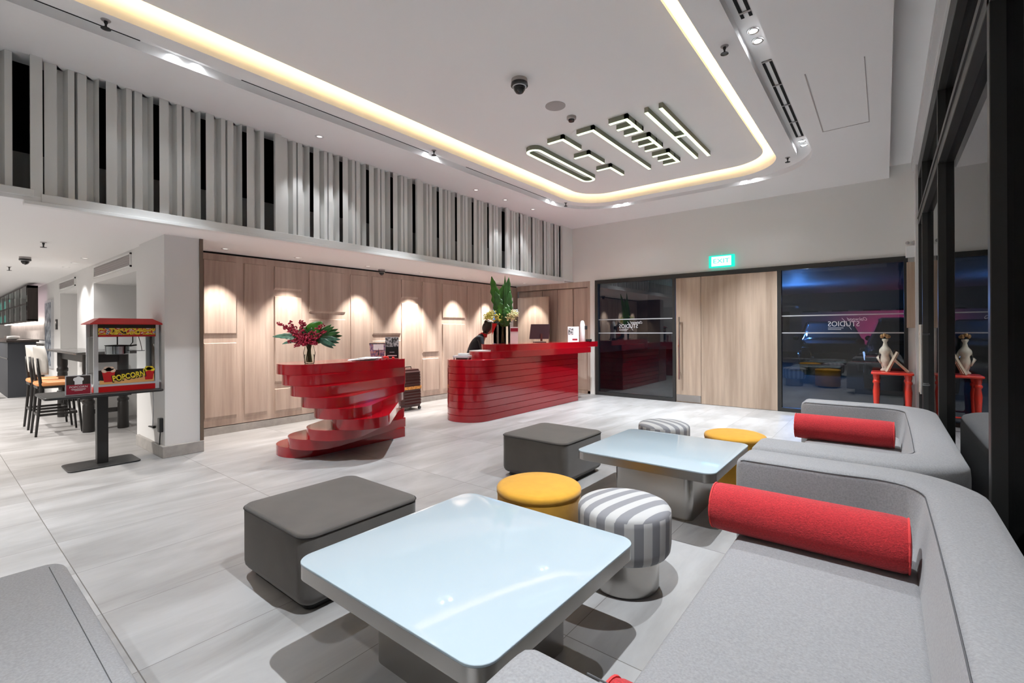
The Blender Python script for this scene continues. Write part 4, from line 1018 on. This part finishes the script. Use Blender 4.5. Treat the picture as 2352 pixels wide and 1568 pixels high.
for k, (u0, w0, u1, w1) in enumerate(((-.10, .33, -.32, .455), (-.06, .30, -.19, .47), (-.03, .31, -.06, .475), (-.02, .28, -.03, .47), (.02, .30, .19, .43), (-.04, .27, -.20, .24), (-.02, .25, -.12, .195), (.02, .25, .12, .22), (.0, .27, -.08, .30), (.08, .28, .22, .36), (-.05, .30, -.26, .41), (-.02, .24, -.03, .21))):
    bm = BM(); n_ = 18
    for i in range(n_):
        f = i/n_; c0 = Vector(W(u0+(u1-u0)*f, .06+random.uniform(-.02, .04), w0+(w1-w0)*f)); rr_ = .032*(1-f*.55)
        for q in range(4):
            a = random.uniform(0, 2*PI); d = Vector(W(math.cos(a), random.uniform(-.4, .6), math.sin(a)))*rr_
            leaf(bm, c0+d*.25, c0+d*1.25, .0075, .003, n=3, nrm=TC)
    o = finish('bloom', bm, 'redfl', t, smooth=True); solid(o, .003)

# tall leaf arrangement
vx, vy, vz = -5.31, 6.40, 1.1325
t = thing('square_vase', 'tall clear glass vase with dark water on the reception counter', 'vase', (vx, vy, vz), math.radians(-38))
bm = BM(); bx(bm, -.085, .085, -.085, .085, 0, .33); finish('glass_body', bm, 'vglass', t)
t = thing('leaf_arrangement', 'tall upright green leaves with yellow flowers on the reception counter', 'flowers', (vx, vy, vz))
bm = BM(); tube(bm, [W(.0, 0, .01), W(.01, 0, .35)], .018, 8); tube(bm, [W(.03, .0, .01), W(-.0, 0, .36)], .010, 6); tube(bm, [W(-.015, .02, .01), W(.02, 0, .36)], .009, 6); finish('stems', bm, 'stem', t)
for k, (u, w, wd, m_) in enumerate(((-.19, 1.19, .085, 'leafg'), (.03, 1.05, .13, 'leafg'), (.12, 1.17, .075, 'leafd'), (.03, .80, .13, 'leafg'), (-.12, .92, .09, 'leafd'), (.14, .92, .08, 'leafd'), (.05, 1.20, .03, 'leafd'), (-.04, .72, .10, 'leafg'), (.08, .70, .08, 'leafd'))):
    bm = BM(); leaf(bm, W(.0+.01*k, -.02+.012*k, .30), W(u, .01*k-.03, w), wd, .02, .9, 26, nrm=TC); o = finish('tall_leaf', bm, m_, t, smooth=True); solid(o)
for s, c0 in ((-1, (-.18, .03, .50)), (1, (.21, .09, .50)), (-1, (-.24, .05, .46)), (1, (.15, .11, .44)), (-1, (-.08, .05, .43))):
    bm = BM()
    for i in range(120):
        a, b = random.uniform(0, 2*PI), random.uniform(-.6, 1.3); r_ = random.uniform(.02, .10)
        p = Vector(W(c0[0]+r_*math.cos(a)*math.cos(b), c0[1]+r_*.6*math.sin(a), c0[2]+r_*math.sin(b))); ball(bm, p, random.uniform(.010, .017), 5, sz=.6)
    finish('flower_cluster', bm, 'yelfl' if s < 0 else 'cream', t, smooth=True)
bm = BM()
for k in range(12):
    a = 2*PI*k/12; leaf(bm, W(0, 0, .34), W(.20*math.cos(a), .10*math.sin(a), .36+.03*math.sin(3*a)), .035, .02, nrm=(0, 0, 1))
o = finish('collar_leaf', bm, 'leafp', t, smooth=True); solid(o)

def on(name, label, cat, u, v, z, ref, rz=None):
    p = Vector(ref)+R*u+TC*v; return thing(name, label, cat, (p.x, p.y, z), math.atan2(R.y, R.x) if rz is None else rz)
CT = 1.1325
# monitor (back towards the room)
t = thing('computer_monitor', 'dark computer monitor seen from behind on the reception counter', 'monitor', (-5.17, 7.33, CT), math.radians(50))
t.scale = (1, 1, 1.05)
bm = BM(); loft(bm, [[(x+sh, y, z) for x, y, z in ((-.19, 0, .06), (.19, 0, .06), (.19, .025, .06), (-.19, .025, .06))] if z0 == 0 else [(x+.04, y+.03, .33) for x, y in ((-.19, 0), (.19, 0), (.19, .025), (-.19, .025))] for z0, sh in ((0, 0), (1, 0))]); finish('casing', bm, 'screen', t)
bm = BM(); bx(bm, .02, .06, -.02, -.002, .02, .16); finish('stand', bm, 'case', t)
bm = BM(); bx(bm, -.10, .12, -.07, .10, 0, .012); finish('foot', bm, 'black', t)
# pennant
t = thing('pennant_stand', 'small red pennant flag in front of the tall vase', 'pennant', (-5.30, 6.16, CT), math.radians(40))
bm = BM(); tube(bm, [(-.035, 0, 0), (-.035, 0, .36)], .003, 6); finish('pole', bm, 'chrome', t)
bm = BM(); loft(bm, [[(-.033, y, .35), (.055, y, .35), (-.033, y, .15)] for y in (-.001, .001)]); finish('flag', bm, 'redplas', t)
bm = BM(); lathe(bm, [(.03, 0), (.03, .006), (.005, .008)], 16); finish('foot', bm, 'chrome', t)
# acrylic notice
t = thing('notice_stand', 'clear notice holder with a red strip between vase and monitor', 'sign', (-5.20, 6.60, CT), math.radians(40))
t.scale = (.8, 1, 1)
box('acrylic', -.085, .085, -.003, 0, 0, .29, 'paper', t); box('print', -.085, .085, -.005, -.003, .21, .27, 'burg', t)
# flyer stand and hand sanitiser on the right
t = thing('flyer_stand', 'white flyer stand with a portrait photo at the right counter end', 'sign', (-4.83, 8.02, CT), math.radians(42))
box('board', -.11, .11, -.004, 0, 0, .30, 'paper', t); box('photo', -.10, .0, -.006, -.004, .14, .27, 'monoprint', t); box('caption', -.02, .08, -.006, -.004, .03, .06, 'burg', t)
t = thing('sanitiser_bottle', 'white sanitiser bottle with black pump at the right counter end', 'bottle', (-4.74, 8.22, CT), 0)
bm = BM(); lathe(bm, [(.045, 0), (.05, .01), (.05, .34), (.035, .40), (.02, .42)], 20); finish('bottle', bm, 'white', t, smooth=True, angle=40)
bm = BM(); lathe(bm, [(.022, .24), (.03, .25), (.03, .31), (.02, .32)], 14, .06, .03); finish('pump', bm, 'black', t)
t = thing('hole_punch', 'small black device beside the sanitiser bottle', 'device', (-4.66, 8.33, CT), 0)
bm = BM(); bx(bm, -.05, .05, -.04, .04, 0, .05, .01); finish('body', bm, 'cyl', t)
# items on the low left step of the reception desk
t = thing('card_terminal', 'pale flat payment terminal on the low end of the reception desk', 'device', (-5.12, 5.20, .926), math.radians(30))
bm = BM(); loft(bm, [[(x, y, z) for x, y in rr(-.13, .13, -.10, .10, .02, 4)] for z in (.02, .05)]); bx(bm, -.12, -.10, -.09, -.07, 0, .02); bx(bm, .10, .12, -.09, -.07, 0, .02); bx(bm, -.12, .12, .06, .08, 0, .02); finish('body', bm, 'greymet', t)
bm = BM(); bx(bm, -.06, .10, -.05, .06, .05, .085, .008); finish('lid', bm, 'white', t)
tag(box('papers', -5.24, -5.02, 5.48, 5.75, 1.0295, 1.042, 'paper'), 'small pile of white papers on the middle step of the reception desk', 'papers')
# items on the fanned desk
t = thing('leaflet_pile', 'loose pile of white leaflets on the fanned red desk', 'papers', (-5.04, 3.40, 1.001))
for k in range(6):
    bm = BM(); bx(bm, -.10, .10, -.15, .15, 0, .004); bmesh.ops.rotate(bm, verts=bm.verts, cent=(0, 0, 0), matrix=Matrix.Rotation(.25*k-.6, 3, 'Z')); bmesh.ops.translate(bm, verts=bm.verts, vec=(.01*k, .02*k-.05, .005*k)); finish('sheet', bm, 'paper', t)
t = thing('photo_stand', 'small stand with a sunset field print on the fanned red desk', 'sign', (-5.17, 3.70, 1.001), math.radians(52))
t.scale = (.72, 1, 1)
bm = BM(); loft(bm, [[(-.13, y, 0), (.10, y, 0), (.13, y, .20), (-.16, y, .20)] for y in (0, .006)]); finish('board', bm, 'fieldprint', t)
box('sky_print', -.09, .09, -.002, 0, .11, .185, 'paper', t); box('top_edge', -.16, .13, -.002, .008, .19, .20, 'dwood', t)
bm = BM(); loft(bm, [[(-.012, y, .05), (.012, y, .05), (.002, y, .14)] for y in (-.003, -.002)]); finish('tower_print', bm, 'navy', t)
t = thing('brochure_holder', 'tall black and white brochure holder on the fanned red desk', 'brochure stand', (-5.02, 3.80, 1.001), math.radians(52))
t.scale = (.86, 1, .92)
box('acrylic', -.10, .10, 0, .03, 0, .30, 'greymet', t); box('cover_photo', -.095, .095, -.002, 0, .165, .295, 'monoprint', t); box('cover', -.095, .095, -.002, 0, .005, .165, 'cyl', t)
bm = BM(); bx(bm, -.07, .07, -.003, -.002, .035, .045); bx(bm, -.035, .035, -.003, -.002, .085, .09); finish('cover_text', bm, 'paper', t)
t = thing('wrapped_sweets', 'little heap of red wrapped sweets on the fanned red desk', 'sweets', (-4.96, 3.68, 1.001))
bm = BM()
for k in range(10): ball(bm, (random.uniform(-.07, .07), random.uniform(-.07, .07), .014+.012*(k % 2)), .014, 6)
finish('sweets', bm, 'redpipe', t); t.children[0]['kind'] = 'stuff'

# suitcase
t = thing('suitcase', 'ribbed burgundy suitcase with an orange strap standing by the oak wall', 'suitcase', (-6.48, 5.22, 0))
bm = BM(); S = []
for i in range(27):
    z = .06+.64*i/26; k = .006*(i % 2)
    tp = .02 if i in (0, 26) else (.008 if i in (1, 25) else 0); x = .16*(1-.06*(z/.7)); y = .215*(1-.10*(z/.7))
    S.append([(a, b, z) for a, b in rr(-x+k+tp, x-k-tp, -y+k+tp, y-k-tp, .05, 5)])
loft(bm, S); finish('shell', bm, 'case', t)
bm = BM(); prism(bm, rr(-.158, .158, -.212, .212, .05, 5), .36, .41); finish('strap', bm, 'strap', t)
bm = BM(); tube(bm, [(0, -.09, .70), (0, -.085, .735), (0, .085, .735), (0, .09, .70)], .009, 8); finish('handle', bm, 'cyl', t)
for x in (-.12, .12):
    for y in (-.17, .17):
        bm = BM(); lathe(bm, [(.012, .03), (.012, .065)], 10, x, y); tube(bm, [(x-.015, y, .027), (x+.015, y, .027)], .026, 12); finish('wheel', bm, 'cyl', t)

# ------------------------------------------------------------------ receptionist
def person(loc, rz):
    t = thing('person', 'person with dark tied-up hair, black uniform and red collar bending over the desk', 'person', loc, rz)
    # local: facing +x, z up; bending forward
    V = [((0, 0, .90), .125), ((.05, 0, 1.05), .12), ((.13, 0, 1.19), .135), ((.20, 0, 1.29), .115), ((.25, 0, 1.34), .052), ((.29, 0, 1.385), .048)]
    E_ = [(0, 1), (1, 2), (2, 3), (3, 4), (4, 5)]
    def add(v, r, p): V.append((v, r)); E_.append((p, len(V)-1)); return len(V)-1
    for s in (-1, 1):
        sh = add((.19, s*.15, 1.27), .062, 3); el = add((.24, s*.20, 1.03), .047, sh); wr = add((.34, s*.14, .965), .030, el); hd = add((.39, s*.13, .96), .028, wr)
        for j in range(4):
            f1 = add((.42, s*.13+(j-1.5)*.018, .958), .0095, hd); add((.455-.006*abs(j-1.5), s*.13+(j-1.5)*.02, .948), .008, f1)
        th = add((.395, s*.13-s*.035, .955), .010, hd); add((.42, s*.13-s*.05, .95), .008, th)
        hp = add((0, s*.09, .84), .10, 0); kn = add((.03, s*.10, .47), .062, hp); an = add((-.02, s*.10, .09), .040, kn); add((.09, s*.11, .04), .038, an)
    me = bpy.data.meshes.new('body'); me.from_pydata([v for v, _ in V], E_, []); me.update()
    o = bpy.data.objects.new('body', me); COL.objects.link(o); o.parent = t
    md = o.modifiers.new('skin', 'SKIN'); ld = me.skin_vertices[0].data
    for i, (_, r_) in enumerate(V): ld[i].radius = (r_, r_); ld[i].use_root = (i == 0)
    md.use_smooth_shade = True
    s = o.modifiers.new('sub', 'SUBSURF'); s.levels = 1; s.render_levels = 2
    # clothing colour by position (uniform above the elbow and on trunk and legs, bare forearms)
    m = bpy.data.materials.new('uniform_and_skin'); m.use_nodes = True; nt = m.node_tree; b = nt.nodes['Principled BSDF']; Lk = nt.links.new
    tc = nt.nodes.new('ShaderNodeTexCoord'); sp_ = nt.nodes.new('ShaderNodeSeparateXYZ'); Lk(tc.outputs['Object'], sp_.inputs[0])
    g = nt.nodes.new('ShaderNodeMath'); g.operation = 'GREATER_THAN'; g.inputs[1].default_value = .255; Lk(sp_.outputs[0], g.inputs[0])
    mx = nt.nodes.new('ShaderNodeMix'); mx.data_type = 'RGBA'; mx.inputs['A'].default_value = (.012, .018, .028, 1); mx.inputs['B'].default_value = (.48, .25, .17, 1)
    Lk(g.outputs[0], mx.inputs['Factor']); Lk(mx.outputs['Result'], b.inputs['Base Color']); b.inputs['Roughness'].default_value = .65
    me.materials.append(m)
    # head
    hc = Vector((.335, 0, 1.455)); tilt = Matrix.Rotation(math.radians(28), 4, 'Y')
    bm = BM(); ball(bm, (0, 0, 0), .095, 24, sz=1.22, sx=1.0, sy=.80)
    for v in bm.verts:
        if v.co.z < -.02 and v.co.x > 0: v.co.x *= .92; v.co.y *= 1+v.co.z*2.2
        if abs(v.co.y) < .022 and v.co.x > .06 and -.045 < v.co.z < .012: v.co.x += .022*(1-abs(v.co.z+.018)/.04) if abs(v.co.z+.018) < .04 else 0
    for s_ in (-1, 1): ball(bm, (-.005, s_*.076, -.005), .022, 8, sx=.6, sy=.35, sz=1.2)
    bmesh.ops.transform(bm, matrix=Matrix.Translation(hc)@tilt, verts=bm.verts); hd = finish('head', bm, 'skin', t, smooth=True)
    for s_ in (-1, 1):
        bm = BM(); ball(bm, (.083, s_*.032, .012), .010, 8, sx=.6); bmesh.ops.transform(bm, matrix=Matrix.Translation(hc)@tilt, verts=bm.verts); finish('eye', bm, 'hair', hd, smooth=True)
    bm = BM(); ball(bm, (.086, 0, -.058), .018, 8, sx=.35, sz=.35); bmesh.ops.transform(bm, matrix=Matrix.Translation(hc)@tilt, verts=bm.verts); finish('mouth', bm, 'collar', hd, smooth=True)
    bm = BM(); ball(bm, (-.014, 0, .018), .104, 22, sz=1.18, sy=.88)
    dl = [v for v in bm.verts if v.co.x > .045 and v.co.z < .075]; bmesh.ops.delete(bm, geom=dl, context='VERTS')
    bmesh.ops.transform(bm, matrix=Matrix.Translation(hc)@tilt, verts=bm.verts); o2 = finish('hair', bm, 'hair', t, smooth=True); solid(o2, .012)
    bm = BM(); ball(bm, (-.085, 0, .085), .045, 12)
    for k in range(7): a = k*.9; tube(bm, [(-.085, 0, .09), (-.085+.05*math.cos(a), .03*math.sin(a), .15+.012*(k % 2))], [.012, .003], 5)
    bmesh.ops.transform(bm, matrix=Matrix.Translation(hc)@tilt, verts=bm.verts); finish('hair_bun', bm, 'hair', t, smooth=True)
    bm = BM(); n = 20; rg = []
    for (c0, r_) in (((.225, 0, 1.315), .085), ((.25, 0, 1.345), .066), ((.262, 0, 1.362), .058)):
        rg.append([(c0[0]+r_*math.cos(2*PI*i/n)*.9, c0[1]+r_*math.sin(2*PI*i/n), c0[2]-.35*r_*math.cos(2*PI*i/n)) for i in range(n)])
    loft(bm, rg, cap=False); o3 = finish('collar', bm, 'collar', t, smooth=True); solid(o3, .006)
    for s_ in (-1, 1):
        bm = BM(); tube(bm, [(.237, s_*.197, 1.045), (.243, s_*.2, 1.02)], .058, 14, cap=False); finish('sleeve_cuff', bm, 'paper', t, smooth=True)
person((-5.77, 6.06, 0), math.radians(42))
bpy.data.objects['person'].scale = (.96, .96, .96)

# ------------------------------------------------------------------ outside at night
struct(box('ground_outside', -14, 14, YF+.14, 40, -.16, -.02, 'asphalt'))
struct(box('ground_side', XG+.12, 14, YB-2, YF+.14, -.16, -.02, 'asphalt'))
tag(box('entrance_canopy', -6.5, 4.5, YF+.5, 26, 3.05, 3.25, 'canopyw'), 'flat canopy over the drop-off outside, washed in blue light', 'canopy')
bm = BM(); bx(bm, -14, 12, 34, 34.4, -.02, 9)
t = thing('street_building', 'pale building across the street lit magenta', 'building', (0, 0, 0)); finish('facade', bm, 'facade', t)
for i in range(14):
    for j in range(2):
        box('window', -10+i*1.5, -9.2+i*1.5, 33.95, 34.0, 1.2+2.6*j, 2.5+2.6*j, 'navy', t)
def lamp(kind, loc, e, col, size=.5, rot=None, name='outside_light'):
    l = bpy.data.lights.new(name, kind); l.energy = e; l.color = col
    if kind == 'AREA': l.size = size
    else: l.shadow_soft_size = size
    o = bpy.data.objects.new(name, l); COL.objects.link(o); o.location = loc
    if rot: o.rotation_euler = rot
    return o
tag(box('street_wall', -3.4, 4.0, 28.5, 28.7, -.02, 2.25, 'facade'), 'low pale street wall glowing pink under coloured light', 'wall')
for x in (-.6, .9, 2.4):
    q = spot((x, 26.6, 1.2), (x, 28.5, 1.1), 120, 110, .8, .05, (1, .06, .24)); q.name = 'outside_light'
lamp('POINT', (-2.2, 27.3, 1.6), 10, (.4, .25, .9), .06)
lamp('POINT', (-2.6, 20.5, 2.2), 230, (.10, .33, 1), .06)
lamp('POINT', (-4.6, 18.5, 2.4), 70, (.0, .75, .55), .06)
lamp('POINT', (-1.3, 11.6, 2.0), 9, (.6, .7, 1), .03)  # lamp added only to lift the dark car, no fixture
lamp('POINT', (-2.4, 14.5, .9), 2, (.7, .75, 1), .05)
def car(loc, rz, label, s=1):
    t = thing('car', label, 'car', loc, rz)
    # local: nose toward -y
    bm = BM()
    def sec(y, w, zl, zb, wt, zt): return [(-w, y, zl), (w, y, zl), (w, y, zb), (wt, y, zt), (-wt, y, zt), (-w, y, zb)]
    loft(bm, [sec(-2.35, .70, .30, .62, .62, .70), sec(-2.25, .88, .28, .80, .80, .92), sec(-1.3, .92, .26, .92, .84, 1.04), sec(-1.25, .92, .26, .93, .82, 1.05), sec(-.55, .93, .26, .98, .66, 1.60), sec(.3, .93, .26, 1.0, .68, 1.68), sec(1.6, .93, .26, 1.0, .66, 1.64), sec(2.2, .90, .28, .98, .60, 1.15), sec(2.35, .80, .34, .85, .6, .95)])
    eds = list(bm.edges); bmesh.ops.bevel(bm, geom=eds, offset=.04, segments=2, affect='EDGES'); finish('body', bm, 'carpaint', t, smooth=True, angle=50)
    bm = BM(); loft(bm, [[(-.72, -1.20, 1.09), (.72, -1.20, 1.09), (.60, -.62, 1.55), (-.60, -.62, 1.55)], [(-.72, -1.24, 1.10), (.72, -1.24, 1.10), (.60, -.66, 1.57), (-.60, -.66, 1.57)]]); finish('windscreen', bm, 'sideglass', t)
    bm = BM(); bx(bm, -.55, .55, -2.38, -2.33, .42, .62); finish('grille', bm, 'cyl', t)
    for sx in (-1, 1):
        bm = BM(); bx(bm, sx*.78-.12, sx*.78+.12, -2.33, -2.27, .66, .80, .02); finish('headlamp', bm, 'chrome', t)
        bm = BM(); ball(bm, (sx*1.03, -1.0, 1.08), .12, 10, sx=.8, sy=.5, sz=.7); finish('mirror', bm, 'carpaint', t, smooth=True)
        for y in (-1.5, 1.5):
            bm = BM(); tube(bm, [(sx*.70, y, .33), (sx*.93, y, .33)], .33, 24); w = finish('wheel', bm, 'tyre', t, angle=40)
            bm = BM(); tube(bm, [(sx*.92, y, .33), (sx*.945, y, .33)], .2, 16); finish('hubcap', bm, 'chrome', w, angle=40)
        if sx > 0 or s > 1: continue
        bm = BM(); tube(bm, [(sx*.90, -2.20, .70), (sx*.93, -1.95, .86)], .018, 6); finish('side_glint', bm, 'photo_l', t)  # glowing strip stands in for a bluish reflection at the headlamp
car((.55, 15.2, -.02), 0, 'black car parked outside behind the right-hand entrance glazing')
car((-1.6, 20.5, -.02), math.radians(8), 'dark vehicle farther out on the forecourt', 2)

# ------------------------------------------------------------------ world, camera
w = bpy.data.worlds.new('night'); sc.world = w; w.use_nodes = True
w.node_tree.nodes['Background'].inputs[0].default_value = (.03, .035, .06, 1); w.node_tree.nodes['Background'].inputs[1].default_value = .35

cam = bpy.data.cameras.new('camera'); co = bpy.data.objects.new('camera', cam); COL.objects.link(co); sc.camera = co
F = 1077.0; YAW = .6721; ROLL = -.0044
cam.sensor_width = 36; cam.sensor_fit = 'HORIZONTAL'; cam.lens = 36*F/2352; cam.clip_start = .05; cam.clip_end = 200
cam.shift_x = 0; cam.shift_y = -(784-760)/2352
c_, s_ = math.cos(YAW), math.sin(YAW); cr, sr = math.cos(ROLL), math.sin(ROLL)
Mw = Matrix(((c_, s_, 0), (0, 0, -1), (-s_, c_, 0))); Rm = Matrix(((cr, -sr, 0), (sr, cr, 0), (0, 0, 1)))@Mw
right, down, fwd = Rm[0], Rm[1], Rm[2]
B = Matrix((right, -down, -fwd)).transposed().to_4x4(); B.translation = (0, 0, 1.35); co.matrix_world = B
sc.view_settings.view_transform = 'Standard'; sc.view_settings.look = 'None'; sc.view_settings.gamma = 1
sc.view_settings.exposure = 0.62
try: sc.view_settings.use_curve_mapping = False
except Exception: pass
sc.cycles.max_bounces = 8; sc.cycles.diffuse_bounces = 5; sc.cycles.glossy_bounces = 4; sc.cycles.transparent_max_bounces = 12
sc.cycles.sample_clamp_indirect = 6
